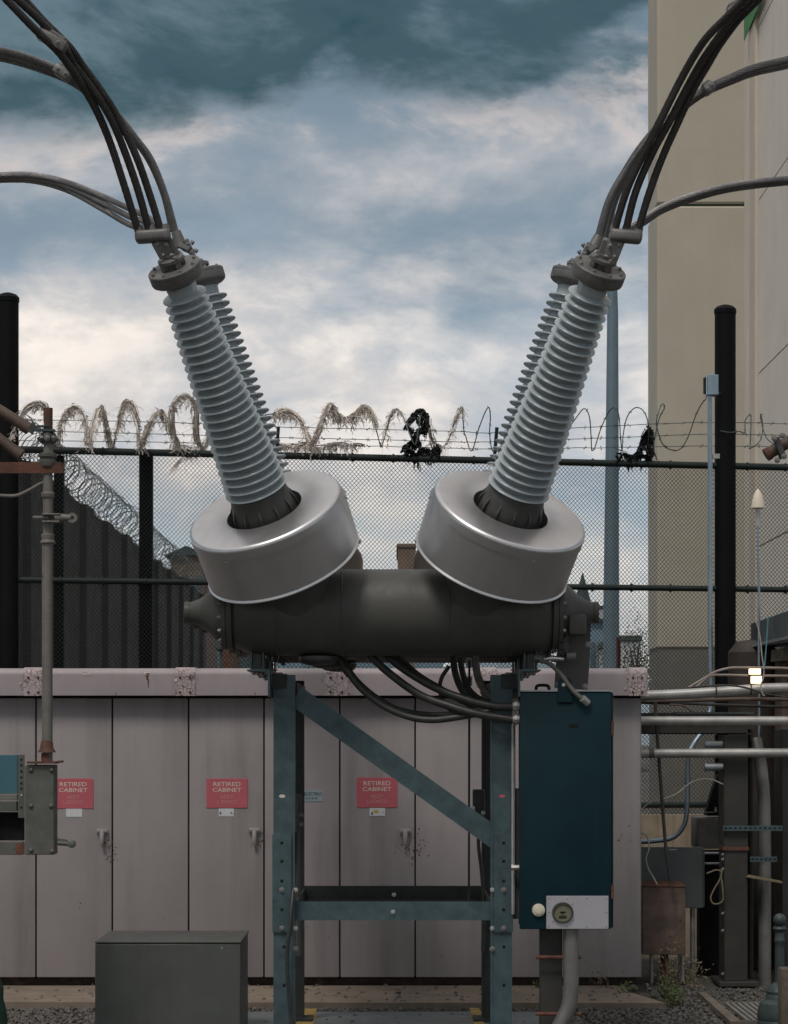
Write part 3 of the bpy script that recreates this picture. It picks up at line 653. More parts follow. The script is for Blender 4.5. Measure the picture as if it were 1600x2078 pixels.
# handles
def handle(px, py, dr):
    c = Vector((cx(px), CD, cz(py))); mb = MB()
    mb.lathe([(.036, 0), (.036, .008), (.03, .014), (.012, .016)], axisM(c, (0, -1, 0)) @ Matrix.Diagonal((1, .62, 1, 1)), 20)
    mb.bar(c + Vector((-.036, -.018, .012)), c + Vector((.036, -.018, .012)), .022, .024, bev=.006, seg=2)
    mb.tube([c + Vector((0, -.016, .012)), c + Vector((0, -.03, -.02)), c + Vector((0, -.034, -.07)), c + Vector((0, -.03, -.085))], [.014, .016, .013, .008], 10)
    build('handle', mb, M_['door'], dr)
handle(208, 1690, doors[3]); handle(517, 1688, doors[5]); handle(823, 1690, doors[7]); handle(-100, 1690, doors[1])
# hood
mb = MB(); y0, y1 = CD - .10, CD + 1.35; zt, zbt = cz(1357) , cz(1412); prof = []
for k in range(7):
    a = math.pi / 2 * k / 6; rr_ = .045; prof.append((cx(CL), y0 + rr_ - rr_ * math.cos(a), zt - rr_ + rr_ * math.sin(a)))
prof = [(cx(CL), y0, zbt)] + prof + [(cx(CL), y1, zt), (cx(CL), y1, zbt)]
mb.prism(prof, (0, 0, 0), (cx(1311) - cx(CL), 0, 0)); hood = build('hood', mb, M_['hood'], cab, smooth=50)
def strap(px0, px1, seed):
    r = random.Random(seed); mb = MB(); e = .006
    pr = [(0, y0 - e, zbt - .002)]
    for k in range(7):
        a = math.pi / 2 * k / 6; pr.append((0, y0 + .045 - (.045 + e) * math.cos(a), zt - .045 + (.045 + e) * math.sin(a)))
    pr += [(0, y1, zt + e), (0, y1, zt), (0, y0 + .045, zt - .003), (0, y0 + .01, zt - .03), (0, y0 + .001, zbt - .002)]
    sc_ = (F / (CD - .1)) / PM
    X0, X1 = (px0 - HX) / F * (CD - .1), (px1 - HX) / F * (CD - .1)
    mb.prism([(X0, p[1], p[2]) for p in pr], (0, 0, 0), (X1 - X0, 0, 0)); s = build('seam_strap', mb, M_['crackle'], hood, smooth=50)
    # curled flakes of paint along both sides
    mb = MB()
    for k in range(16):
        xx = r.choice((X0, X1)) + r.gauss(0, .015); t_ = r.random(); zz = zbt + (zt - zbt) * t_ ** .7
        yy = y0 - e - .001 if zz < zt - .045 else y0 - e + .045 - math.sqrt(max(0, .045 ** 2 - (zz - zt + .045) ** 2)) - .002
        s_ = r.uniform(.004, .011); a = r.uniform(0, 3.1)
        q = [(xx + s_ * math.cos(a + w_) * r.uniform(.6, 1.2), yy - (.005 if w_ > 3 else 0.0), zz + s_ * math.sin(a + w_)) for w_ in (0, 1.3, 2.6, 4.1)]
        mb.add(q, [(0, 1, 2, 3)])
    build('paint_flakes', mb, M_['flake'], hood, smooth=0, kind='stuff')
    bolts = [(X0 + (X1 - X0) * f, z_) for f in (.25, .75) for z_ in (zbt + .02, zt - .06)]
    for bx_, bz_ in bolts: place('bolt', rustbolt, axisM((bx_, y0 - e, bz_), (0, -1, 0)), hood)
rustbolt = hexmesh('bolt', .006, .008, M_['rust'])
for i, (a, b) in enumerate(((48, 88), (356, 396), (660, 706), (966, 1008), (1276, 1312.5))): strap(a, b, i + 50)
# peeled paint and rust runs on the hood
hy = lambda z_: y0 - .0015 if z_ < zt - .045 else y0 + .045 - math.sqrt(max(0, .045 ** 2 - (z_ - zt + .045) ** 2)) - .0015
r = random.Random(91); mb = MB()
for px, py, w, h in ((120, 1367, 5, 3), (172, 1367, 10, 5), (182, 1370, 4, 3), (50, 1367, 7, 4), (38, 1370, 3, 2), (296, 1367, 8, 4), (222, 1366, 4, 2), (348, 1368, 3, 2), (560, 1369, 2, 4), (612, 1368, 2, 3), (880, 1367, 4, 3), (1180, 1366, 5, 3), (1090, 1368, 3, 2)):
    c = Vector(((px - HX) / F * y0, 0, CAMZ + (HY - py) / F * y0)); n_ = 9; vs = []
    for k in range(n_):
        a = 6.283 * k / n_; q = c + Vector((math.cos(a) * w / F * y0 * r.uniform(.5, 1.2), 0, math.sin(a) * h / F * y0 * r.uniform(.5, 1.2))); q.z = min(q.z, zt - .002); q.y = hy(q.z); vs.append(q)
    mb.add(vs, [tuple(range(n_))])
build('peeled_patches', mb, M_['flake'], hood, smooth=0, kind='stuff')
mb = MB()
for px, ya, yb, w in ((299, 1366, 1380, 4), (301, 1378, 1396, 1.6), (66, 1375, 1408, 1.6), (76, 1375, 1408, 1.4), (371, 1376, 1410, 2), (383, 1376, 1410, 2), (235, 1407, 1411, 1.5), (518, 1406, 1411, 1.5)):
    for k in range(6):
        za, zb2 = (CAMZ + (HY - (ya + (yb - ya) * f)) / F * y0 for f in (k / 6, (k + 1) / 6)); x = (px - HX) / F * y0; wa, wb = (w / F * y0 * (1 - .7 * f) for f in (k / 6, (k + 1) / 6)); za = min(za, zt - .002)
        mb.add([(x - wa, hy(za), za), (x + wa, hy(za), za), (x + wb, hy(zb2), zb2), (x - wb, hy(zb2), zb2)], [(0, 1, 2, 3)])
build('rust_runs', mb, M_['rust'], hood, smooth=0, kind='stuff')
mb = MB(); mb.box((cx(CL), CD + .06, .035), (cx(CR) - .03, CD + .22, cz(1986)), .006); build('base_skid', mb, M_['skid'], cab)
mb = MB(); mb.box((cx(CL), CD + .95, .035), (cx(CR) - .03, CD + 1.15, cz(1986)), .006); build('base_skid', mb, M_['skid'], cab)
# rust stains: bubbled paint near handle edges (small raised scabs)
mb = MB(); r = random.Random(12)
for (cx0, cy0, sp, n_) in ((838, 1712, 14, 42), (848, 1730, 8, 24), (530, 1712, 9, 24), (222, 1715, 9, 26), (222, 1740, 5, 14), (300, 1900, 20, 3), (170, 1840, 4, 3), (1260, 1700, 10, 8), (640, 1890, 22, 8), (900, 1975, 60, 8)):
    for k in range(n_):
        px, py = cx0 + r.gauss(0, sp), cy0 + r.gauss(0, sp * 1.2)
        c = Vector((cx(px), CD - .0008, cz(py))); s_ = r.uniform(.0015, .006)
        mb.add([c + Vector((s_ * math.cos(a) * r.uniform(.6, 1.3), -.001 if a else 0, s_ * math.sin(a) * r.uniform(.6, 1.5))) for a in (0, 1.2, 2.5, 3.7, 5)], [(0, 1, 2, 3, 4)])
build('rust_scabs', mb, M_['rust'], cab, smooth=0, kind='stuff')

# ------------------------------------------------------------------ signs
def text_mesh(body, width, height, bold, mtl, M, parent, name='lettering', spacing=1.0):
    c = bpy.data.curves.new('txt', 'FONT'); c.body = body; c.size = 1; c.align_x = 'CENTER'; c.align_y = 'CENTER'; c.offset = bold; c.extrude = .0; c.space_character = spacing; c.resolution_u = 3
    o = bpy.data.objects.new('txt', c); COL.objects.link(o); bpy.context.view_layer.update()
    me = bpy.data.meshes.new_from_object(o.evaluated_get(bpy.context.evaluated_depsgraph_get()))
    bpy.data.objects.remove(o)
    xs = [v.co.x for v in me.vertices]; zs = [v.co.y for v in me.vertices]
    cx_, cz_ = (max(xs) + min(xs)) / 2, (max(zs) + min(zs)) / 2; sx, sz = width / (max(xs) - min(xs)), height / (max(zs) - min(zs))
    for v in me.vertices: v.co = Vector(((v.co.x - cx_) * sx, (v.co.y - cz_) * sz, 0))
    me.materials.clear(); me.materials.append(mtl)
    return place(name, me, M, parent)
GLYPH = {   # strokes in a unit box (x right, y up)
 'R': [[(0,0),(0,1),(.62,1),(.86,.94),(.95,.76),(.86,.57),(.62,.5),(0,.5)], [(.6,.5),(1,0)]], 'E': [[(.95,1),(0,1),(0,0),(.97,0)], [(0,.52),(.86,.52)]],
 'T': [[(0,1),(1,1)], [(.5,1),(.5,0)]], 'I': [[(.5,0),(.5,1)]], 'D': [[(0,0),(0,1),(.55,1),(.82,.9),(.97,.68),(1,.5),(.97,.32),(.82,.1),(.55,0),(0,0)]],
 'C': [[(1,.70),(.9,.88),(.7,.99),(.5,1),(.28,.98),(.1,.84),(.01,.62),(0,.5),(.01,.38),(.1,.16),(.28,.02),(.5,0),(.7,.01),(.9,.12),(1,.30)]],
 'A': [[(0,0),(.5,1),(1,0)], [(.2,.33),(.8,.33)]], 'B': [[(0,0),(0,1),(.6,1),(.84,.94),(.9,.76),(.82,.58),(.6,.53),(0,.53)], [(.6,.53),(.9,.46),(1,.27),(.9,.07),(.62,0),(0,0)]],
 'N': [[(0,0),(0,1),(1,0),(1,1)]], 'K': [[(0,0),(0,1)], [(1,1),(0,.4)], [(.35,.6),(1,0)]], 'P': [[(0,0),(0,1),(.65,1),(.9,.94),(1,.74),(.9,.54),(.65,.47),(0,.47)]],
 'L': [[(0,1),(0,0),(.95,0)]], 'O': [[(.5,0),(.25,.03),(.07,.2),(0,.5),(.07,.8),(.25,.97),(.5,1),(.75,.97),(.93,.8),(1,.5),(.93,.2),(.75,.03),(.5,0)]]}
def stroke_text(body, W, H, sw, mtl, M, parent):
    adv = [.42 if ch == 'I' else 1.0 for ch in body]; gap_ = .42; tot = sum(adv) + gap_ * (len(body) - 1); u = W / tot; x = -W / 2; mb = MB(); n = 0
    for ch, a in zip(body, adv):
        for st in GLYPH[ch]:
            pts = [Vector((x + (p[0] if ch != 'I' else .5 * .84) * (u if ch != 'I' else u * .5), (p[1] - .5) * (H - sw), 0)) for p in st]
            L, Rr = [], []
            for i, p in enumerate(pts):
                d0 = (p - pts[i - 1]).normalized() if i else (pts[1] - p).normalized(); d1 = (pts[i + 1] - p).normalized() if i < len(pts) - 1 else d0
                n0, n1 = Vector((-d0.y, d0.x, 0)), Vector((-d1.y, d1.x, 0)); m = (n0 + n1)
                m = m.normalized() if m.length > .1 else n0; k = min(1.6, 1 / max(.4, m.dot(n0)))
                e = Vector() if 0 < i < len(pts) - 1 else (d0 if i else -d1) * sw * .45
                z = Vector((0, 0, .00012 * n)); L.append(p + m * k * sw / 2 + e + z); Rr.append(p - m * k * sw / 2 + e + z)
            c = len(pts); mb.add(L + Rr, [(i, c + i, c + i + 1, i + 1) for i in range(c - 1)]); n += 1
        x += (a + gap_) * u
    me = mb.mesh('lettering'); me.materials.append(mtl); return place('lettering', me, M, parent)
FACE = Matrix.Rotation(R(90), 4, 'X')
screw = MB(); screw.lathe([(.0035, 0), (.0035, .0012), (.0018, .0022)], None, 8); screwm = screw.mesh('screw'); screwm.materials.append(M_['bolt'])
def sign(x0, x1, y0_, y1_, label):
    t = thing('warning_sign', label, 'sign', (cx((x0 + x1) / 2), CD - .004, cz(y1_)))
    mb = MB(); mb.box((cx(x0), CD - .004, cz(y1_)), (cx(x1), CD - .0005, cz(y0_)), .0012); build('sign_plate', mb, M_['sign'], t, smooth=0)
    xm = (x0 + x1) / 2; H = y1_ - y0_
    for body, w, f, h, bold, m in (('RETIRED', 55, .19, 8.4, 1.8, 'ink'), ('CABINET', 58, .385, 8.4, 1.8, 'ink'), ('KEEP', 24, .625, 7.2, .95, 'ink_faint'), ('LOCKED', 38, .79, 7.2, .95, 'ink_faint')):
        (text_mesh if m == 'ink' else stroke_text)(body, w / PM, h / PM, bold / PM if m != 'ink' else .007, M_[m], Matrix.Translation((cx(xm), CD - .0052, cz(y0_ + H * f))) @ FACE, t)
    for sx in (x0 + 3, x1 - 3):
        for sy in (y0_ + 3, y1_ - 3): place('screw', screwm, axisM((cx(sx), CD - .004, cz(sy)), (0, -1, 0)), t)
sign(108, 190, 1580, 1641, 'red retired cabinet sign partly hidden behind the green gearbox')
sign(419, 503, 1580, 1640, 'red retired cabinet sign left of the steel stand')
sign(724, 807, 1578, 1639, 'red retired cabinet sign under the diagonal brace')
def sticker(x0, x1, y0_, y1_, label, marks=()):
    t = thing('sticker', label, 'sticker', (cx((x0 + x1) / 2), CD - .002, cz(y1_)))
    mb = MB(); mb.box((cx(x0), CD - .0022, cz(y1_)), (cx(x1), CD - .0004, cz(y0_))); build('paper', mb, M_['sticker'], t, smooth=0)
    for (mx, my, w, h, m) in marks:
        mb = MB(); mb.box((cx(mx), CD - .0034, cz(my + h)), (cx(mx + w), CD - .0026, cz(my)), .0003); build('printed_mark', mb, M_[m], t, smooth=0)
sticker(134, 167, 1641, 1658, 'blank pale blue sticker below the sign beside the gearbox')
sticker(444, 475, 1641, 1657, 'white sticker with dark corner marks below the middle sign', ((446, 1648, 3, 5, 'navy'), (469, 1648, 2, 4, 'navy'), (473, 1650, 1, 3, 'navy')))
sticker(750, 782, 1640, 1656, 'white sticker with amber smudge below the sign under the brace', ((754, 1648, 3, 6, 'rust'), (759, 1644, 10, 6, 'amber'), (777, 1648, 2, 2, 'navy')))
t = thing('name_plate', 'small blue grey electric nameplate beside the steel post', 'nameplate', (cx(628), CD - .003, cz(1627)))
mb = MB(); mb.box((cx(600), CD - .003, cz(1627)), (cx(656), CD - .0005, cz(1605)), .001)
mb.lathe([(.5, 0), (.5, .0012)], Matrix.Translation((cx(641), CD - .0005, cz(1605.5))) @ Matrix.Rotation(R(90), 4, 'X') @ Matrix.Diagonal((.056, .012, 1, 1)), 20)
build('plate', mb, M_['nameplate'], t, smooth=0)
text_mesh('ELECTRIC', 36 / PM, 6.5 / PM, .012, M_['navy'], Matrix.Translation((cx(636), CD - .0045, cz(1611.5))) @ FACE, t, spacing=1.1)
text_mesh('4 5 0 8', 24 / PM, 4 / PM, .01, M_['navy'], Matrix.Translation((cx(632), CD - .0045, cz(1620))) @ FACE, t)

# ================================================================== circuit breaker
BDEP, SPC = 12.66, .60                   # depth of the near tank, spacing of the three tanks
ZTK = CAMZ + (HY - 1243) / F * BDEP      # tank axis height
XC, XB, ALF, THE = -.033, .437, math.asin(.2965), R(31)
T_CT, T_CAP = .618, 1.946
brk = thing('circuit_breaker', 'grey dead tank circuit breaker with V-shaped bushings on a steel stand', 'circuit breaker', (0, 13.3, 0))
# shared meshes
sh = MB(); sh.lathe([(.62, .009), (.78, .0055), (.90, .002), (.96, .0), (.99, -.0025), (1.0, -.0055), (.99, -.0085), (.96, -.0105), (.90, -.0095), (.78, -.007), (.62, -.005)], None, 44, False)
shedm = sh.mesh('shed'); shedm.materials.append(M_['porcelain']); shedm.shade_smooth(); shedm.set_sharp_from_angle(angle=R(60))
capbolt = hexmesh('bolt', .0085, .010, M_['bolt']); bigbolt = hexmesh('bolt', .011, .012, M_['bolt']); brightbolt = hexmesh('bolt', .009, .011, M_['bolt_bright'])
def bushing(side, dep, th):
    u = Vector((side * math.sin(ALF), -math.cos(ALF) * math.sin(th), math.cos(ALF) * math.cos(th)))
    B0 = Vector((XC + side * XB, dep, ZTK)); M = axisM(B0, u, (1, 0, 0))
    # nozzle between tank and drum
    mb = MB(); mb.lathe([(.205, .05), (.205, .31)], M, 40); build('nozzle', mb, M_['tank'], brk)
    # transformer drum
    mb = MB(); R_, t0, t1 = .397, .305, T_CT
    prof = [(.17, t0 + .012), (R_ - .02, t0 + .012), (R_ - .006, t0 + .006), (R_ + .004, t0), (R_ + .007, t0 + .006), (R_ + .003, t0 + .012), (R_, t0 + .016), (R_, t1 - .068)]
    mb.lathe(prof, M, 72, False); drum = build('transformer_drum', mb, M_['alu'], brk, smooth=35)
    mb = MB(); rc = .024; pr = [(R_ - .006, t1 - .067), (R_ + .0035, t1 - .066)]
    for k in range(9):
        a = math.pi / 2 * k / 8; pr.append((R_ + .0035 - rc + rc * math.cos(a), t1 - rc + rc * math.sin(a)))
    pr += [(.205, t1), (.197, t1 - .004), (.196, t1 - .02), (.196, t1 - .20)]
    mb.lathe(pr, M, 72, False); build('drum_lid', mb, M_['alu'], drum, smooth=35)
    a0 = -1.25 if side > 0 else -2.1
    for a_ in (a0, a0 + 2.6):
        mb = MB(); q_ = Matrix.Rotation(a_, 4, 'Z'); mb.box((R_ - .001, -.013, t0 + .017), (R_ + .0025, .013, t1 - .07), .001, M @ q_); build('lap_seam', mb, M_['alu'], drum, smooth=0)
    for k in range(8):
        a = 2 * math.pi * (k + .3) / 8; p = M @ Vector((R_ * math.cos(a), R_ * math.sin(a), t0 + .02)); place('screw', screwm2, axisM(p, p - M @ Vector((0, 0, t0 + .02))), drum)
    # base of the bushing with gussets
    mb = MB(); mb.lathe([(.188, .35), (.188, .47), (.172, .475), (.168, .58), (.152, .68), (.142, .72), (.13, .738)], M, 40); bb = build('bushing_base', mb, M_['cast_dark'], brk)
    for k in range(12):
        a = 2 * math.pi * k / 12; mb = MB()
        q = Matrix.Rotation(a, 4, 'Z')
        mb.prism([M @ q @ Vector(p) for p in ((.16, -.005, .476), (.188, -.005, .476), (.172, -.005, .64), (.150, -.005, .68))], (0, 0, 0), (M.to_3x3() @ q.to_3x3()) @ Vector((0, .010, 0)))
        build('gusset', mb, M_['cast_dark'], bb, smooth=0)
        p = M @ (Matrix.Rotation(a + .26, 4, 'Z') @ Vector((.180, 0, .476))); place('bolt', brightbolt, axisM(p, u), bb)
    # insulator: tapering core with sheds
    zt_, zb_ = 1.80, .745; rt, rb = .1085, .160; NS = 25
    mb = MB(); mb.lathe([(rb - .036, zb_ - .03), (rb - .038, zb_), (rt - .038, zt_ + .01), (rt - .034, zt_ + .05), (rt - .034, zt_ + .085)], M, 36)
    core = build('insulator', mb, M_['porcelain'], brk)
    for k in range(NS):
        f = k / (NS - 1); z = zb_ + (zt_ - zb_) * f; r_ = rb + (rt - rb) * f
        place('shed', shedm, M @ Matrix.Translation((0, 0, z)) @ Matrix.Diagonal((r_, r_, 1.0, 1)), core)
    # cap
    mb = MB(); mb.lathe([(.078, 1.858), (.083, 1.865), (.088, 1.872), (.114, 1.876), (.126, 1.885), (.130, 1.896), (.130, 1.926), (.1275, 1.927), (.1275, 1.929), (.130, 1.930), (.130, T_CAP - .004), (.127, T_CAP)], M, 44)
    cap = build('terminal_cap', mb, M_['cast'], brk, smooth=30)
    for k in range(8):
        a = 2 * math.pi * (k + .5) / 8; place('bolt', capbolt, axisM(M @ Vector((.108 * math.cos(a), .108 * math.sin(a), T_CAP)), u), cap)
    mb = MB()
    for k in range(4):
        q = Matrix.Rotation(math.pi / 2 * k + .6, 4, 'Z'); mb.box((.03, -.016, T_CAP), (.062, .016, T_CAP + .03), .003, M @ q)
    mb.lathe([(.04, T_CAP), (.04, T_CAP + .03), (.064, T_CAP + .031), (.064, T_CAP + .047), (.058, T_CAP + .05), (.032, T_CAP + .051), (.032, T_CAP + .065)], M, 28)
    build('stud_clamp', mb, M_['cast'], cap, smooth=30)
    for k in range(4):
        a = math.pi / 2 * k + .6; place('bolt', bigbolt, axisM(M @ Vector((.05 * math.cos(a), .05 * math.sin(a), T_CAP + .049)), u), cap)
    return M, u
screwm2 = screwm
BUSH = {}
for i, th in enumerate((THE, 0.0, -THE)):
    for s in (-1, 1): BUSH[i, s] = bushing(s, BDEP + SPC * i, th)
# terminal connectors
def beamlab(name, mbx, m, parent=brk, smooth=35): return build(name, mbx, m, parent, smooth=smooth)
for s, bar_, tong in ((-1, ((281, 481), (340, 477)), ((347, 532), (322, 486))), (1, ((1244, 477), (1297, 482)), ((1233, 536), (1253, 486)))):
    M, u = BUSH[0, s]; d0 = (M @ Vector((0, 0, T_CAP + .06))).y
    dB = d0 - .03
    a, b = pt(*tong[0], d0 + .01), pt(*tong[1], dB)
    mb = MB(); mb.bar(a, b, .078, .03, (0, -1, .3), .006, 2); tp = beamlab('terminal_pad', mb, M_['cast'])
    n_ = Vector((0, -1, .2)).normalized()
    for f in (.25, .7):
        for w in (-.02, .02):
            p = a.lerp(b, f) + Vector((w, 0, 0)) + n_ * .016; place('bolt', capbolt, axisM(p, n_), tp)
    mb = MB(); mb.bar(a + Vector((-s * .045, .03, .0)), b + Vector((-s * .05, .03, .01)), .026, .07, (0, -1, 0), .004); beamlab('terminal_lug', mb, M_['cast'])
    A, B = pt(*bar_[0], dB), pt(*bar_[1], dB); mb = MB(); mb.bar(A - (B - A).normalized() * .015, B + (B - A).normalized() * .015, .08, .058, (0, 0, 1), .018, 3)
    cb = beamlab('cable_connector', mb, M_['cast'])
    for f in (.05, .5, .95):
        c = A.lerp(B, f); mb = MB(); mb.tube([c + Vector((0, 0, .018)), c + Vector((-s * -.008, 0, .05))], [.023, .021], 14); build('socket', mb, M_['cast'], cb)
    M, u = BUSH[1, s]; c = M @ Vector((0, 0, T_CAP + .05)); dm = c.y
    q = ((357, 470), (368, 500), (378, 488), (402, 530)) if s < 0 else ((1216, 478), (1206, 502), (1197, 495), (1184, 532))
    mb = MB(); mb.tube([pt(*q[0], dm), pt(*q[1], dm)], [.026, .034], 16); beamlab('cable_connector', mb, M_['cast'])
    mb = MB(); mb.bar(pt(*q[2], dm), c + Vector((-s * .0, 0, 0)), .03, .085, (0, -1, 0), .005); mp_ = beamlab('terminal_pad', mb, M_['cast'])
    mb = MB(); mb.bar(pt(*q[1], dm), pt((q[2][0] + q[3][0]) / 2, (q[2][1] + q[3][1]) / 2, dm - .03), .03, .07, (0, -1, 0), .005); beamlab('terminal_lug', mb, M_['cast'])
    for f in (.2, .55):
        p = pt(*q[2], dm).lerp(c, f); place('bolt', bigbolt, axisM(p + Vector((-s * .02, -.02, .01)), (-s, -.3, .25)), mp_); place('bolt', capbolt, axisM(p + Vector((0, -.043, 0)), (0, -1, 0)), mp_)
# tanks
for i in range(3):
    dep = BDEP + SPC * i; M = axisM((0, dep, ZTK), (1, 0, 0), (0, 1, 0))
    X = lambda px: (px - 795) / 395.0
    mb = MB(); mb.lathe([(.172, X(468)), (.19, X(480)), (.212, X(505)), (.2225, X(545)), (.2225, X(1048)), (.212, X(1086)), (.19, X(1106)), (.172, X(1116))], M, 56); tk = build('tank', mb, M_['tank'], brk)
    for px_ in (560, 690, 905, 1034):
        mb = MB(); mb.lathe([(.2215, X(px_) - .006), (.2255, X(px_) - .003), (.2255, X(px_) + .003), (.2215, X(px_) + .006)], M, 56, False); build('weld_seam', mb, M_['tank'], tk)
    for sd, (xa, xb, xc, xd, xe) in ((-1, (469, 458, 447, 439, 370)), (1, (1115, 1125, 1135, 1142, 1210))):
        mb = MB(); p = [(.155, X(xa)), (.192, X(xa)), (.192, X(xb)), (.186, X(xb) + sd * .001), (.186, X(xb) + sd * .004), (.192, X(xb) + sd * .005), (.192, X(xc)), (.155, X(xc))]
        mb.lathe(p, M, 48); fl = build('end_flange', mb, M_['tank'], brk, smooth=30)
        for k in range(16):
            a = 2 * math.pi * (k + .5) / 16; place('bolt', bigbolt if k % 3 else brightbolt, axisM(M @ Vector((.178 * math.cos(a), .178 * math.sin(a), X(xc))), (sd, 0, 0)), fl)
        L = X(xe) - X(xc)
        mb = MB(); mb.lathe([(.158, X(xc)), (.155, X(xc) + L * .08), (.135, X(xc) + L * .22), (.095, X(xc) + L * .42), (.068, X(xc) + L * .62), (.052, X(xc) + L * .86), (.055, X(xc) + L * .87), (.056, X(xc) + L), (.045, X(xc) + L * 1.005)], M, 36); build('end_bell', mb, M_['tank'], brk)
    # saddles under the tank
    for sd in (-1, 1):
        xs = sd * .70; mb = MB(); zb_ = 1.955
        mb.box((xs - .020, dep - .03, zb_), (xs + .020, dep + .03, ZTK - .17)); build('saddle_web', mb, M_['tank'], brk, smooth=0)
        mb = MB(); mb.box((xs - .034, dep - .06, zb_ + .006), (xs - .026, dep + .06, zb_ + .105)); mb.box((xs + .026, dep - .06, zb_ + .006), (xs + .034, dep + .06, zb_ + .105)); mb.box((xs - .036, dep - .06, zb_ - .002), (xs + .036, dep + .06, zb_ + .006))
        build('saddle_clevis', mb, M_['galv'], brk, smooth=0)
        for k in range(3): place('bolt', bigbolt, axisM((xs - .02 + .02 * k, dep - .04 + .035 * k, zb_ - .012), (0, 0, -1)), brk)
    mb = MB(); mb.lathe([(.10, -.225), (.10, -.245), (.085, -.262), (.04, -.272)], Matrix.Translation((-.39 + .04 * i, dep, ZTK)), 24); build('drain_cover', mb, M_['cast_dark'], brk)
# right hand mechanism: drive box, plate, valves
D1 = 12.66
mb = MB(); mb.box(pt(1152, 1290, 12.62), pt(1191, 1247, 12.50), .012, None, 2); build('drive_box', mb, M_['tank'], brk)
mb = MB(); mb.prism([pt(1136, 1300, 12.72), pt(1200, 1252, 12.72), pt(1198, 1330, 12.72), pt(1193, 1400, 12.72), pt(1126, 1396, 12.72), pt(1130, 1330, 12.72)], (0, 0, 0), (0, .02, 0)); mpl = build('drive_plate', mb, M_['tank'], brk, smooth=0)
for px, py in ((1194, 1308), (1188, 1393), (1132, 1390)): place('bolt', bigbolt, axisM(pt(px, py, 12.72), (0, -1, 0)), mpl)
mb = MB(); mb.tube([pt(1138, 1270, 12.6), pt(1139, 1300, 12.58), pt(1146, 1312, 12.58), pt(1145, 1336, 12.58)], .014, 10); build('valve_pipe', mb, M_['cast_dark'], brk)
for py, w in ((1310, .026), (1322, .022), (1296, .02)):
    mb = MB(); mb.tube([pt(1139, py, 12.58), pt(1150, py + 2, 12.56)], w, 8); build('valve_body', mb, M_['cast_dark'], brk)
mb = MB(); mb.tube([pt(1104, 1338, 12.56), pt(1120, 1336, 12.56), pt(1145, 1338, 12.56)], [.008, .014, .008], 10); build('valve_stem', mb, M_['bolt_bright'], brk)
mb = MB(); mb.tube([pt(1150, 1332, 12.55), pt(1169, 1332, 12.55)], .024, 14); build('valve_cap', mb, M_['cast'], brk)
mb = MB(); mb.tube([pt(1088, 1335, 12.6), pt(1104, 1338, 12.58)], .022, 10); build('valve_body', mb, M_['cast'], brk)
r = random.Random(77)
for k in range(9):
    px, py = r.uniform(1068, 1128), r.uniform(1318, 1346); dd = r.uniform(12.7, 13.1)
    mb = MB(); mb.tube([pt(px, py - r.uniform(4, 12), dd), pt(px + r.uniform(-4, 4), py + r.uniform(2, 8), dd)], r.uniform(.009, .02), 8); build('fitting', mb, M_['cast_dark' if k % 3 else 'bolt'], brk)
for k in range(7):
    px, py = r.uniform(538, 578), r.uniform(1322, 1350); dd = r.uniform(12.8, 13.4)
    mb = MB(); mb.tube([pt(px, py - r.uniform(6, 16), dd), pt(px, py + r.uniform(2, 12), dd)], r.uniform(.008, .014), 8); build('fitting', mb, M_['cast_dark'], brk)
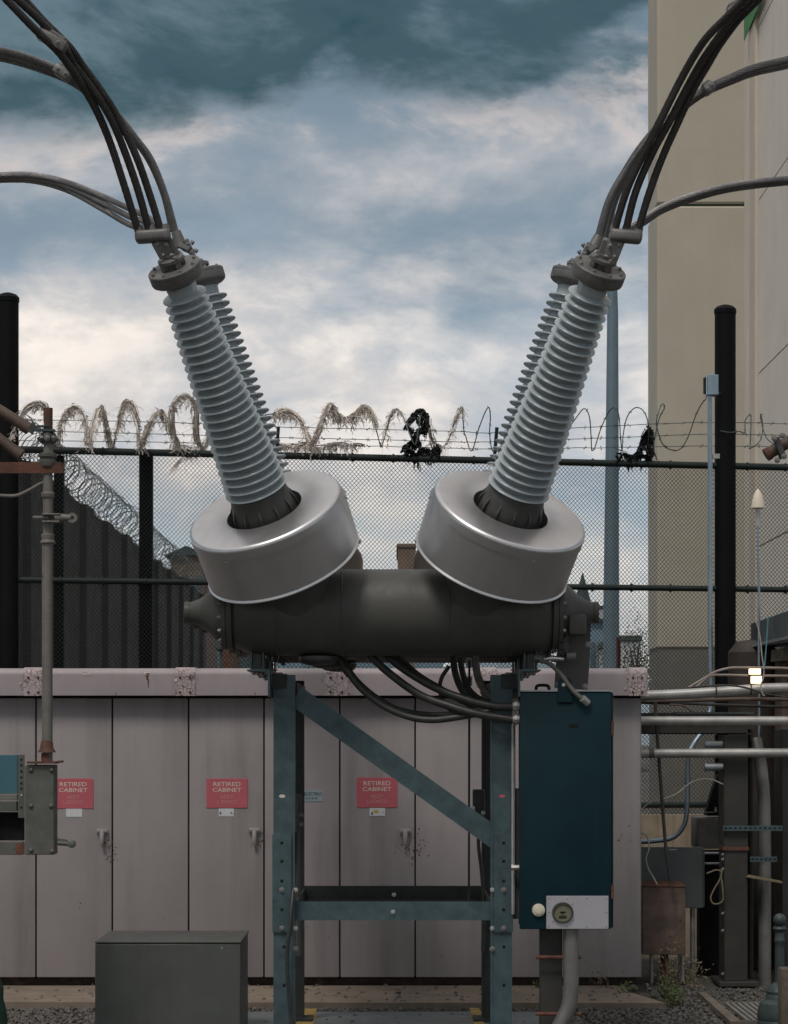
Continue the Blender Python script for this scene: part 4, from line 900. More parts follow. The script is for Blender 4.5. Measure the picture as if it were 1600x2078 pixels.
# stand ---------------------------------------------------------
def angle_post(sd, dep, front):
    xo = .62 if sd < 0 else .607; xi = .52 if sd < 0 else .508
    z1 = 1.93; mb = MB()
    y0 = dep
    mb.box((sd * xo, y0, 0), (sd * xi, y0 + .010, z1)); mb.box((sd * xi, y0 - .004, 0), (sd * (xi - .010), y0 + .10, z1))
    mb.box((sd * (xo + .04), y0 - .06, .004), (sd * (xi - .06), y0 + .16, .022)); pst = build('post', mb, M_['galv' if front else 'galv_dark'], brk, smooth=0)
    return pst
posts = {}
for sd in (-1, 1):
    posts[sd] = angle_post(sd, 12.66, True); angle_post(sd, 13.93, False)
    xo, xi = (.625, .515) if sd < 0 else (.612, .503); dp = 12.66; zz = lambda py: CAMZ + (HY - py) / F * dp
    mb = MB(); mb.box((sd * xo, dp - .012, zz(1892)), (sd * (xi + .012), dp - .001, zz(1694))); build('splice_plate', mb, M_['galv'], brk, smooth=0)
    xb = sd * ((xo + xi) / 2 + .006)
    for py in (1806, 1884): place('bolt', bigbolt, axisM((xb, dp - .012, zz(py)), (0, -1, 0)), posts[sd])
    for py in (1711, 1748, 1788, 1846):
        mb = MB(); mb.lathe([(.0085, 0), (.0085, .001)], axisM((xb, dp - .0121, zz(py)), (0, -1, 0)), 12); build('bolt_hole', mb, M_['hole'], posts[sd], smooth=0)
    for py in (1922, 2000):
        mb = MB(); mb.lathe([(.0085, 0), (.0085, .001)], axisM((sd * .565, dp - .0002, zz(py)), (0, -1, 0)), 12); build('bolt_hole', mb, M_['hole'], posts[sd], smooth=0)
    mb = MB(); mb.lathe([(.011, 0), (.011, .0008)], axisM((sd * (.575 if sd < 0 else .556), dp - .0002, zz(1616)), (0, -1, 0)) @ Matrix.Diagonal((1.5, .8, 1, 1)), 12); build('paint_dot', mb, M_['ink' if sd < 0 else 'sign'], posts[sd], smooth=0)
    for py, bb in ((1806, brightbolt), (1884, brightbolt), (1926, bigbolt)): place('bolt', bb, axisM((sd * .505, dp - .004, zz(py)), (0, -1, 0)), posts[sd])
    # beam along the top, an angle seen end-on
    mb = MB(); mb.box((sd * .745, 12.48, 1.945), (sd * .640, 14.15, 1.953)); mb.box((sd * .640, 12.48, 1.953), (sd * .630, 14.15, 1.815)); build('top_beam', mb, M_['galv'], brk, smooth=0)
    mb = MB(); mb.box((sd * .628, 12.655, 1.86), (sd * .55, 12.648, 1.935)); build('gusset_plate', mb, M_['galv_dark'], brk, smooth=0)
    for yy in (13.25, 13.86, 12.66):
        mb = MB(); mb.box((sd * .73, yy - .05, 1.953), (sd * .60, yy + .05, 1.957)); build('shim', mb, M_['rust'], brk, smooth=0)
# diagonal and horizontal braces
a, b = pt(600, 1412, 12.70), pt(1012, 1706, 12.70)
mb = MB(); dr = (b - a).normalized(); nrm = Vector((0, -1, 0)); upv = dr.cross(nrm).normalized(); upv = upv if upv.z > 0 else -upv
mb.bar(a, b, .008, .108, upv); mb.bar(a + upv * .05 + Vector((0, .055, 0)), b + upv * .05 + Vector((0, .055, 0)), .10, .008, upv); build('diagonal_brace', mb, M_['galv'], brk, smooth=0)
zz = lambda py, d=12.70: CAMZ + (HY - py) / F * d
mb = MB(); mb.box((-.515, 12.70, zz(1868)), (.50, 12.708, zz(1830))); mb.box((-.515, 12.708, zz(1868)), (.50, 12.80, zz(1868) + .008)); fb = build('cross_beam', mb, M_['galv'], brk, smooth=0)
place('bolt', brightbolt, axisM((-.005, 12.70, zz(1851)), (0, -1, 0)), fb)
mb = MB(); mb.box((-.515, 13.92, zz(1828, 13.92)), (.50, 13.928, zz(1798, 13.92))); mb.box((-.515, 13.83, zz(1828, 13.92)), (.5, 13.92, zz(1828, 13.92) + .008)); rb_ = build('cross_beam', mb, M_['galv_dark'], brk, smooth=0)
place('bolt', brightbolt, axisM((-.0, 13.92, zz(1816, 13.92)), (0, -1, 0)), rb_)
a, b = pt(1003, 1400, 13.95), pt(600, 1700, 13.95)
for sd in (-1, 1):
    for z in (zz(1850), 1.85):
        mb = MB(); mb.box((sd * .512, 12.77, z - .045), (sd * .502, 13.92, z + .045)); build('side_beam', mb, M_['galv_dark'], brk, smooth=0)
# linkage rods and turnbuckle at the left, thin rod at the right
mb = MB(); mb.tube(crom([pt(604, 1690, 12.75), pt(600, 1760, 12.72), pt(590, 1860, 12.6), pt(583, 1950, 12.6), pt(590, 2060, 12.62), pt(592, 2130, 12.62)]), .010, 10); build('earth_cable', mb, M_['hose'], brk)
mb = MB(); mb.tube([pt(603, 1612, 13.2), pt(603, 1690, 13.2)], .026, 10); mb.tube([pt(603, 1690, 13.2), pt(606, 1940, 13.2)], .018, 8); tb = build('linkage', mb, M_['cast_dark'], brk)
for px in (594, 612):
    for py in (1657, 1676):
        mb = MB(); mb.tube([pt(px - 4, py, 13.1), pt(px + 4, py, 13.1)], .019, 8); build('linkage_nut', mb, M_['cast_dark'], tb)
mb = MB(); mb.tube([pt(953, 1340, 13.0), pt(952, 1830, 13.0)], .006, 8); build('trip_rod', mb, M_['galv_dark'], brk)
mb = MB(); mb.box(pt(960, 1682, 13.3), pt(984, 1602, 13.36), .004); build('limit_switch', mb, M_['cast_dark'], brk)
for px, py in ((959, 1645), (981, 1650), (960, 1640)): place('bolt', brightbolt, axisM(pt(px, py, 13.3), (0, -1, 0)), brk)
mb = MB(); mb.tube(crom([pt(972, 1682, 13.3), pt(972, 1720, 13.3), pt(978, 1770, 13.3), pt(983, 1850, 13.3), pt(980, 1930, 13.3)]), .010, 8); build('earth_cable', mb, M_['hose'], brk)
for q0, q1 in ((pt(947, 1355, 13.05), pt(962, 1335, 13.1)), (pt(945, 1392, 13.05), pt(958, 1374, 13.12))):
    mb = MB(); mb.box(q0, q1); build('cable_gland', mb, M_['galv_pale'], brk, smooth=0)
# hoses
def hose(pts, r_, d0, d1, m='hose', name='hose'):
    n = len(pts); mb = MB(); mb.tube(crom([pt(x, y, d0 + (d1 - d0) * i / (n - 1)) for i, (x, y) in enumerate(pts)], 8), r_, 12); return build(name, mb, M_[m], brk)
hose([(676, 1322), (706, 1364), (739, 1403), (784, 1436), (835, 1456), (880, 1461), (925, 1456), (992, 1444)], .018, 12.75, 12.62)
hose([(688, 1322), (716, 1370), (752, 1406), (800, 1436), (850, 1448), (905, 1450), (960, 1442), (1005, 1438)], .014, 12.9, 12.7)
hose([(740, 1318), (784, 1361), (850, 1409), (910, 1432), (970, 1449), (1044, 1461)], .021, 12.75, 12.56)
hose([(770, 1318), (820, 1358), (880, 1394), (940, 1418), (1000, 1433), (1044, 1434)], .021, 12.8, 12.56)
hose([(793, 1318), (846, 1368), (895, 1398), (950, 1428), (1000, 1446)], .017, 12.95, 12.7)
hose([(919, 1322), (924, 1364), (938, 1400), (965, 1430), (996, 1440)], .018, 12.95, 12.75)
hose([(934, 1322), (938, 1360), (950, 1396), (975, 1420), (1003, 1428)], .016, 13.0, 12.75)
hose([(964, 1322), (970, 1372), (986, 1404), (1008, 1422)], .020, 13.0, 12.72, 'hose_grey')
hose([(912, 1352), (896, 1378), (894, 1408), (908, 1436), (932, 1447)], .011, 12.95, 12.9)
mb = MB(); mb.tube([pt(702, 1358, 12.73), pt(712, 1370, 12.73)], .023, 12); build('hose_clamp', mb, M_['hose'], brk)

# ================================================================== control box
CB = 12.50; bp = F / CB; bx = lambda px: (px - HX) / bp; bz = lambda py: CAMZ + (HY - py) / bp
box = thing('control_box', 'tall dark teal control box with gauge panel beside the steel stand', 'control box', (bx(1140), CB + .1, 0))
mb = MB(); mb.box((bx(1058), CB + .012, bz(1884)), (bx(1246), CB + .26, bz(1405)), .008, None, 2); build('body', mb, M_['box_blue'], box)
mb = MB(); mb.box((bx(1055), CB - .012, bz(1886)), (bx(1240), CB + .010, bz(1404)), .007, None, 2); bdoor = build('door', mb, M_['box_blue'], box)
mb = MB(); mb.box((bx(1052), CB - .018, bz(1404) + .001), (bx(1243), CB + .27, bz(1404) + .009)); build('rain_lip', mb, M_['galv_pale'], box, smooth=0)
for py in (1478, 1810):
    mb = MB(); mb.tube([(bx(1243.5), CB + .0, bz(py + 14)), (bx(1243.5), CB + .0, bz(py - 14))], .0075, 10); build('hinge', mb, M_['rust'], bdoor)
mb = MB(); mb.box((bx(1109), CB - .016, bz(1885)), (bx(1235), CB - .0122, bz(1818)), .001); gpl = build('gauge_plate', mb, M_['plate'], box, smooth=0)
for px, py in ((1114, 1823), (1151, 1823), (1191, 1823), (1230, 1823), (1114, 1851), (1230, 1851), (1114, 1880), (1151, 1880), (1191, 1880), (1230, 1880), (1162, 1834), (1123, 1869)):
    place('screw', screwm, axisM((bx(px), CB - .016, bz(py)), (0, -1, 0)) @ Matrix.Diagonal((1.2, 1.2, 1, 1)), gpl)
gc = (bx(1142), CB - .016, bz(1852)); mb = MB(); mb.lathe([(.054, 0), (.054, .012), (.051, .016), (.046, .016), (.045, .007)], axisM(gc, (0, -1, 0)), 36, False); gg_ = build('gauge', mb, M_['cast_dark'], box)
mb = MB(); mb.lathe([(.046, .006), (.046, .0072)], axisM(gc, (0, -1, 0)), 32); build('dial', mb, M_['dial'], gg_)
mb = MB(); c = Vector(gc) + Vector((0, -.0085, 0))
for (x, z, w, h) in ((0, .002, .014, .004), (0, -.004, .0025, .006), (0, -.016, .018, .0016), (0, -.022, .021, .0016), (0, -.027, .018, .0016)):
    mb.box(c + Vector((x - w, -.0003, z - h)), c + Vector((x + w, .0003, z + h)))
build('dial_marks', mb, M_['hole'], gg_, smooth=0)
mb = MB(); mb.lathe([(.033, 0), (.033, .012), (.030, .018), (.022, .019), (.021, .026), (.016, .028)], axisM((bx(1093), CB - .012, bz(1847)), (0, -1, 0)), 32); build('push_button', mb, M_['ivory'], box)
mb = MB(); r_ = .036; cxx = bx(1146); poly = [(cxx - r_, CB + .02, bz(1425)), (cxx + r_, CB + .02, bz(1425)), (cxx + r_, CB + .02, bz(1384)), (cxx + r_ * .6, CB + .02, bz(1376)), (cxx - r_ * .6, CB + .02, bz(1376)), (cxx - r_, CB + .02, bz(1384))]
mb.prism(poly, (0, -.045, 0), (0, -.036, 0)); build('lifting_lug', mb, M_['box_blue'], box, smooth=0)
mb = MB(); mb.lathe([(.009, 0), (.009, .001)], axisM((cxx - .006, CB - .0255, bz(1390)), (0, -1, 0)), 14); build('lug_hole', mb, M_['rag'], box, smooth=0)
mb = MB(); mb.tube(crom([(bx(1090), CB + .08, bz(1402)), (bx(1092), CB + .08, bz(1392)), (bx(1103), CB + .08, bz(1390)), (bx(1115), CB + .08, bz(1392)), (bx(1117), CB + .08, bz(1402))]), .008, 8); build('lifting_ring', mb, M_['hole'], box)
mb = MB(); mb.box((bx(1155), CB - .0132, bz(1477)), (bx(1173), CB - .0122, bz(1470))); build('small_label', mb, M_['hole'], bdoor, smooth=0)
mb = MB(); mb.box((bx(1130), CB - .0132, bz(1428)), (bx(1163), CB - .0122, bz(1426))); build('small_label', mb, M_['hole'], bdoor, smooth=0)
for py in (1432, 1460):
    mb = MB(); mb.tube([(bx(1042), CB + .06, bz(py)), (bx(1058), CB + .06, bz(py))], .024, 14); mb.tube([(bx(1046), CB + .06, bz(py)), (bx(1051), CB + .06, bz(py))], .029, 8); build('hose_fitting', mb, M_['conduit'], box)
mb = MB(); mb.tube([(bx(1045), CB + .15, bz(1470)), (bx(1045), CB + .15, bz(1860))], .011, 8); build('side_conduit', mb, M_['conduit'], box)
mb = MB(); mb.tube([(bx(1040), CB + .1, bz(1763)), (bx(1056), CB + .1, bz(1763))], .016, 8); build('side_gland', mb, M_['bolt_bright'], box)
mb = MB(); mb.box((bx(1040), CB + .16, bz(1870)), (bx(1058), CB + .25, bz(1602))); build('mount_bracket', mb, M_['galv_dark'], box, smooth=0)
# conduit from the valve block to the front of the box
mb = MB(); mb.tube(crom([pt(1098, 1342, 12.55), pt(1114, 1346, 12.53), pt(1138, 1368, 12.49), pt(1162, 1400, 12.46), pt(1180, 1417, 12.455), pt(1188, 1423, 12.46)], 8), .0115, 10); build('flexible_conduit', mb, M_['hose_grey'], box)
mb = MB(); mb.tube([pt(1182, 1417, 12.45), pt(1193, 1427, 12.47)], .019, 14); build('conduit_fitting', mb, M_['conduit'], box)
# support leg and riser under the box
mb = MB(); d = 12.62; q = lambda px: (px - HX) / F * d
mb.box((q(1097), d, .02), (q(1142), d + .10, bz(1886)), .004); build('support_leg', mb, M_['column'], box)
mb = MB(); mb.box((q(1075), d - .06, .0), (q(1160), d + .18, .02)); build('foot_plate', mb, M_['column'], box, smooth=0)
mb = MB(); mb.tube(crom([pt(1159, 1880, 12.55), pt(1159, 1950, 12.55), pt(1159, 2010, 12.55), pt(1152, 2050, 12.55), pt(1132, 2090, 12.55), pt(1116, 2124, 12.55)], 8), .040, 18); build('riser_conduit', mb, M_['standpipe'], box)
for py in (1943, 2058):
    mb = MB(); mb.tube([pt(1088, py, 12.56), pt(1180, py, 12.56)], .010, 8); build('clamp_rod', mb, M_['rust'], box)

# ================================================================== overhead conductors
def cable(pts, d0, d1, m, label, r_=.0165, mid=None, extra=None):
    n = len(pts); P = [pt(x, y, d0 + (d1 - d0) * i / (n - 1)) for i, (x, y) in enumerate(pts)]
    if extra: P = extra + P
    # run on past the picture edge
    dv = P[-1] - P[-2]; P.append(P[-1] + dv.normalized() * .5); P.append(P[-1] + dv.normalized() * .4 + Vector((0, 0, -.02)))
    mb = MB(); pp = crom(P, 8); mb.tube(pp, r_ * .9, 14)
    # outer strands twisted round the core
    for k in range(10):
        ps = []; L = 0; x = None
        for i, p in enumerate(pp):
            t = (pp[min(i + 1, len(pp) - 1)] - pp[max(i - 1, 0)]).normalized()
            x = t.orthogonal().normalized() if x is None else (x - t * x.dot(t)).normalized()
            y = t.cross(x); L += (p - pp[i - 1]).length if i else 0
            a = 2 * math.pi * k / 10 + L * 18; ps.append(p + (x * math.cos(a) + y * math.sin(a)) * r_ * .86)
        mb.tube(ps, r_ * .26, 5, False)
    o = build('conductor_cable', mb, M_[m], origin=P[0]); tag(o, label, 'cable', 'overhead conductor cables'); return o
dA = (BUSH[0, -1][0] @ Vector((0, 0, T_CAP + .06))).y - .03
LA = [[(281, 470), (255, 385), (224, 290), (196, 224), (168, 175), (140, 133), (115, 101), (70, 58), (14, 0)],
      [(303, 468), (280, 385), (252, 304), (224, 238), (189, 182), (150, 130), (129, 94), (80, 40), (30, -6)],
      [(327, 468), (301, 385), (276, 315), (241, 241), (206, 185), (168, 133), (140, 94), (91, 45), (45, -6)]]
for P_, w, k in zip(LA, ('outermost', 'middle', 'innermost'), range(3)):
    cable(P_, dA, 11.0 + .045 * k, 'cable_dark', f'dark stranded cable, {w} of three rising from the near left terminal')
RA = [[(1247, 470), (1273, 385), (1308, 309), (1342, 241), (1380, 165), (1411, 110), (1438, 72), (1476, 34), (1507, 3)],
      [(1270, 470), (1291, 388), (1325, 309), (1359, 247), (1394, 179), (1425, 124), (1456, 79), (1490, 34), (1524, 0)],
      [(1295, 470), (1318, 392), (1346, 316), (1377, 247), (1407, 182), (1435, 134), (1462, 89), (1500, 38), (1538, 0)]]
for P_, w, k in zip(RA, ('innermost', 'middle', 'outermost'), range(3)):
    cable(P_, dA, 11.0 + .045 * k, 'cable_dark', f'dark stranded cable, {w} of three rising from the near right terminal')
dm = BUSH[1, -1][0].translation.y
for k, (ox, oy, w) in enumerate(((0, 0, 'upper'), (3, 9, 'middle'), (7, 17, 'lower'))):
    cable([(357 - 1.0 * ox, 470), (336 - ox * .5, 395), (308 - ox * .4, 325 + oy * .3), (276, 280 + oy * .4), (235, 228 + oy * .5), (190, 188 + oy * .6), (140, 152 + oy * .7), (70, 120 + oy), (0, 101 + oy), (-60, 96 + oy)], dm + .04 * k, 12.9 + .03 * k, 'cable_grey', f'grey stranded cable, {w} of the bundle crossing behind the dark left cables', .0155)
    cable([(1213 + 9 * k, 482), (1236 + 7 * k, 405), (1270 + 5 * k, 344), (1297 + 4 * k, 302), (1330 + 3 * k, 262 + 2 * k), (1362, 236 + 3 * k), (1394, 206 + 4 * k), (1432, 180 + 4 * k), (1480, 157 + 5 * k), (1531, 136 + 6 * k), (1600, 119 + 7 * k)], dm + .04 * k, 12.9 + .03 * k, 'cable_grey', f'grey stranded cable, {w} of the bundle crossing behind the dark right cables', .0155)
for s in (-1, 1):
    M, u = BUSH[2, s]; top = M @ Vector((0, 0, T_CAP + .06))
    for k, w in enumerate(('upper', 'middle', 'lower')):
        mb_e = [top + Vector((.02 * (k - 1), 0, 0)), top + Vector((s * .06, .02, .14))]
        if s < 0: P_ = [(400, 600), (350, 500), (308, 447 + 9 * k), (266, 425 + 16 * k), (210, 399 + 13 * k), (140, 371 + 8 * k), (70, 355 + 6 * k), (0, 355 + 5 * k), (-70, 362 + 4 * k)]
        else: P_ = [(1196, 600), (1240, 505), (1270, 468 + 2 * k), (1304, 446 + 4 * k), (1342, 421 + 4 * k), (1394, 400 + 4 * k), (1463, 380 + 4 * k), (1531, 369 + 4 * k), (1600, 362 + 4 * k)]
        cable(P_, top.y, top.y + .2 + .03 * k, 'cable_grey', f'grey stranded cable, {w} of the far low bundle at the {"left" if s < 0 else "right"} edge', .0165, extra=mb_e)
    mb = MB(); mb.bar(top + Vector((-.05, 0, .0)), top + Vector((.05, 0, .0)), .06, .05, bev=.012, seg=2); build('cable_connector', mb, M_['cast'], brk)
# spacer clamps
def clamp(a, b, d, w, label):
    A, B = pt(*a, d), pt(*b, d); t = thing('cable_clamp', label, 'clamp', A.lerp(B, .5), 'cable spacer clamps')
    mb = MB(); mb.bar(A, B, .05, w, (0, -1, 0), .010, 2); build('clamp_body', mb, M_['cast'], t)
    dv = (B - A).normalized(); nn = dv.cross(Vector((0, 1, 0)))
    for f in (.25, .75): place('bolt', capbolt, axisM(A.lerp(B, f) + Vector((0, -w / 2, 0)), (0, -1, 0)), t)
    mb = MB(); mb.bar(A.lerp(B, .1) + nn * .03, A.lerp(B, .9) + nn * .03, .02, w * .7, (0, -1, 0), .006); build('clamp_jaw', mb, M_['cast'], t)
clamp((78, 66), (134, 98), 11.16, .075, 'pale spacer clamp on the dark cables at upper left')
clamp((1478, 32), (1540, -8), 11.16, .095, 'pale spacer clamp on the dark cables at the top right corner')
clamp((112, 138), (142, 158), 12.97, .09, 'spacer clamp on the grey cables behind the dark left bundle')
clamp((1430, 186), (1448, 173), 12.97, .09, 'spacer clamp on the grey cables in front of the beige building')

# ================================================================== left: switch operating gear
SD = 12.3; sp = F / SD; sx = lambda px: (px - HX) / sp; sz = lambda py: CAMZ + (HY - py) / sp
gear = thing('switch_operator', 'rusty olive switch operating pipe with gearbox at the left edge', 'switch gear', (sx(96), SD, 0))
P3 = lambda px, py, d=SD: pt(px, py, d)
def part(name, mb, m, par=gear, smooth=35): return build(name, mb, M_[m], par, smooth=smooth)
mb = MB(); mb.tube([P3(96, 1545), P3(96, 1098)], .0265, 18); part('operating_pipe', mb, 'pipe_olive')
mb = MB(); mb.tube([P3(97, 1100), P3(97, 960)], .024, 16); part('upper_pipe', mb, 'pipe_olive')
mb = MB(); mb.tube([P3(98, 900), P3(98, 828)], .0225, 16); part('top_stub', mb, 'rust')
mb = MB(); mb.lathe([(.027, 0), (.024, .05), (.024, .09)], Matrix.Translation(P3(98, 935)), 16); part('pipe_collar', mb, 'pipe_olive')
mb = MB(); mb.lathe([(.04, 0), (.045, .01), (.045, .03), (.038, .034), (.038, .045), (.046, .05), (.046, .066), (.03, .072)], Matrix.Translation(P3(97, 948)), 20); part('bearing', mb, 'gear')
mb = MB(); mb.lathe([(.03, 0), (.033, .006), (.033, .022), (.028, .028)], Matrix.Translation(P3(97, 1010)), 18); part('pipe_collar', mb, 'pipe_olive')
mb = MB(); mb.lathe([(.028, 0), (.038, .004), (.038, .012), (.03, .02), (.034, .045), (.028, .05)], Matrix.Translation(P3(97, 1104)), 18); part('coupling', mb, 'pipe_olive')
mb = MB(); mb.lathe([(.046, 0), (.044, .006), (.034, .02), (.031, .045), (.027, .06)], Matrix.Translation(P3(95, 1527)), 20); mb.lathe([(.028, 0), (.028, .04)], Matrix.Translation(P3(95, 1545)), 16); part('pipe_boot', mb, 'rust')
# handle lever on the pipe: slotted bar with an eye
mb = MB(); mb.bar(P3(66, 1050, SD - .03), P3(100, 1050, SD - .03), .016, .016, bev=.004); mb.bar(P3(86, 1044, SD - .03), P3(124, 1044, SD - .03), .05, .008, bev=.002); mb.bar(P3(86, 1059, SD - .03), P3(122, 1059, SD - .03), .05, .008, bev=.002); mb.tube([P3(112, 1051, SD - .03), P3(144, 1051, SD - .03)], [.024, .016], 12); part('lever', mb, 'pipe_olive')
mb = MB(); mb.lathe([(.010, -.012), (.025, -.012), (.025, .012), (.010, .012), (.010, -.012)], axisM(P3(147, 1051, SD - .03), (0, -1, 0)), 20, False); part('lever_eye', mb, 'pipe_olive')
# crossbeam with bearing plate
mb = MB(); mb.box(P3(-60, 960, SD - .03), P3(129, 944, SD - .022)); mb.box(P3(-60, 946, SD - .022), P3(131, 943, SD + .1)); part('cross_arm', mb, 'rust', smooth=0)
place('bolt', rustbolt, axisM(P3(124, 943, SD), (0, 0, 1)), gear)
for a, b, rr_ in (((-40, 808), (56, 868), .028), ((-40, 862), (40, 922), .028)):
    mb = MB(); A, B = P3(*a), P3(*b); mb.tube([A, B], rr_, 16); dv = (B - A).normalized(); mb.tube([B - dv * .03, B + dv * .01], rr_ * 1.12, 16); part('blade_pipe', mb, 'pipe_brown')
mb = MB(); mb.bar(P3(62, 872, SD - .02), P3(112, 874, SD - .02), .04, .012); mb.bar(P3(64, 866, SD - .02), P3(100, 864, SD - .02), .03, .008); part('link_plate', mb, 'lamp_green', smooth=0)
mb = MB(); mb.lathe([(.036, 0), (.042, .012), (.03, .02), (.042, .032), (.038, .05), (.026, .056)], Matrix.Translation(P3(98, 900)), 16); part('pivot_hub', mb, 'cast_dark')
for k in range(8):
    a = k * .785; place('bolt', bigbolt, axisM(P3(98, 890) + Vector((.04 * math.cos(a), .04 * math.sin(a), .0)), (math.cos(a), math.sin(a), 0)), gear)
mb = MB(); mb.bar(P3(60, 878, SD - .03), P3(72, 862, SD - .03), .02, .03); part('pin_block', mb, 'cast_dark', smooth=0)
mb = MB(); mb.tube(crom([P3(-20, 1004), P3(30, 1006), P3(60, 994), P3(85, 980), P3(98, 980), P3(100, 1000)]), .009, 10); part('earth_lead', mb, 'pipe_olive')
# gearbox
mb = MB(); mb.box(P3(51, 1735, SD - .03), P3(117, 1552, SD + .10), .004); gb = part('gearbox', mb, 'gear')
dome = MB(); dome.lathe([(.0125, 0), (.0115, .005), (.007, .009), (.002, .0105)], None, 14); domem = dome.mesh('rivet'); domem.materials.append(M_['gear']); domem.shade_smooth()
for px, py in ((63, 1563), (105, 1563), (63, 1636), (104, 1636), (63, 1726), (106, 1728)): place('rivet', domem, axisM(P3(px, py, SD - .03), (0, -1, 0)), gb)
mb = MB(); mb.box(P3(54, 1550, SD - .05), P3(122, 1545, SD + .12)); mb.box(P3(117, 1548, SD - .06), P3(129, 1543.5, SD + .02)); part('top_plate', mb, 'rust', smooth=0)
mb = MB(); mb.tube([P3(117, 1711), P3(142, 1713)], .012, 12); mb.bar(P3(117, 1704), P3(138, 1707), .01, .012); part('crank_shaft', mb, 'gear')
mb = MB(); mb.lathe([(.008, -.018), (.02, -.012), (.02, .012), (.008, .018)], axisM(P3(146, 1713), (0, -1, 0)), 16); part('crank_knob', mb, 'gear')
mb = MB(); mb.box(P3(37, 1660, SD - .01), P3(50, 1532, SD)); ang = part('slotted_angle', mb, 'gear', smooth=0)
for py in (1542, 1553, 1566, 1578, 1590, 1601, 1639):
    mb = MB(); mb.lathe([(.0062, 0), (.0062, .0008)], axisM(P3(43.5, py, SD - .0102), (0, -1, 0)), 10); part('slot_hole', mb, 'hole', ang, 0)
mb = MB(); mb.lathe([(.005, 0), (.004, .004)], axisM(P3(43.5, 1614, SD - .0102), (0, -1, 0)), 10); part('slot_pin', mb, 'ivory', ang)
mb = MB(); mb.box(P3(-60, 1611, SD + .005), P3(37, 1532, SD + .02), .002); part('blue_panel', mb, 'panel_blue', smooth=0)
mb = MB(); mb.box(P3(-60, 1624, SD + .002), P3(37, 1612, SD + .03), .002); part('panel_ledge', mb, 'pipe_olive', smooth=0)
mb = MB(); mb.box(P3(-60, 1647, SD - .004), P3(37, 1626, SD + .05), .002); part('channel_beam', mb, 'gear', smooth=0)
mb = MB(); mb.box(P3(-60, 1706, SD + .06), P3(50, 1648, SD + .09)); part('back_plate', mb, 'hole', smooth=0)
mb = MB(); mb.box(P3(-60, 1735, SD - .005), P3(50, 1708, SD + .06), .002); part('lower_beam', mb, 'gear', smooth=0)
mb = MB(); mb.box(P3(32, 1734, SD - .009), P3(49, 1711, SD - .0055)); part('rust_plate', mb, 'rust', smooth=0)
# its own support, standing just outside the picture
mb = MB(); mb.box((sx(-60), SD - .05, 0), (sx(-20), SD + .09, sz(820)), .004); part('support_post', mb, 'gear')
# right edge: the matching blade pipe
t = thing('switch_pipe', 'brown switch pipe end poking in at the right edge', 'switch pipe', pt(1640, 880, 12.3))
mb = MB(); A, B = pt(1556, 923, 12.3), pt(1660, 862, 12.3); mb.tube([A, B], .030, 16); build('blade_pipe', mb, M_['pipe_brown'], t)
mb = MB(); dv = (B - A).normalized(); mb.tube([A - dv * .004, A + dv * .02], .033, 16); build('end_ring', mb, M_['rust'], t)
mb = MB(); mb.bar(pt(1575, 888, 12.27), pt(1590, 930, 12.27), .03, .05, (0, -1, 0), .004); build('pipe_clamp', mb, M_['cast_dark'], t)
for px, py in ((1572, 890), (1588, 884), (1592, 926), (1578, 934)): place('bolt', bigbolt, axisM(pt(px, py, 12.24), (0, -1, 0)), t)
mb = MB(); q = pt(1655, 864, 12.3); mb.box((q.x - .04, 12.24, 0), (q.x + .04, 12.36, q.z + .1), .004); build('support_post', mb, M_['gear'], t)

# low grey box in front
LB = 13.0
t = thing('low_box', 'low dark grey steel box on the gravel before the cabinet', 'box', pt(340, 1911, LB).xyz * 0 + Vector((pt(340, 0, LB).x, LB, 0)))
x0, x1, zt = pt(192, 0, LB).x, pt(489, 0, LB).x, pt(0, 1911, LB).z
mb = MB(); mb.box((x0 + .006, LB + .006, 0), (x1 - .006, LB + .73, zt - .012), .004); build('body', mb, M_['lowbox'], t)
mb = MB(); mb.box((x0, LB, zt - .010), (x1, LB + .74, zt), .005, None, 2); build('lid', mb, M_['lowbox'], t)
mb = MB(); mb.box((x0 + .003, LB - .004, .01), (x1 - .003, LB + .005, zt - .014), .003); fp_ = build('front_panel', mb, M_['lowbox'], t)
mb = MB(); q = pt(450, 1924, LB - .005); mb.box((q.x - .002, LB - .006, q.z - .006), (q.x + .004, LB - .0042, q.z + .006)); build('paint_chip', mb, M_['nameplate'], fp_, smooth=0)
# green cover edge at far lower left
t = thing('green_cover', 'crumpled green cover edge at the lower left corner', 'cover', (pt(-10, 0, 12.6).x, 12.6, 0))
mb = MB(); prof = []
for k in range(9):
    f = k / 8; prof.append((.10 * (1 - .55 * f ** 2) + .006 * math.sin(k * 2.3), f * (pt(0, 1962, 12.6).z)))
prof.append((.005, pt(0, 1950, 12.6).z)); mb.lathe(prof, Matrix.Translation((pt(-22, 0, 12.6).x, 12.6, 0)), 14); build('cover_sheet', mb, M_['green_tarp'], t, smooth=20)
mb = MB(); mb.tube([(pt(-22, 0, 12.6).x, 12.5, 0), (pt(-22, 0, 12.6).x, 12.5, .2)], .03, 8); build('cover_foot', mb, M_['rust'], t)

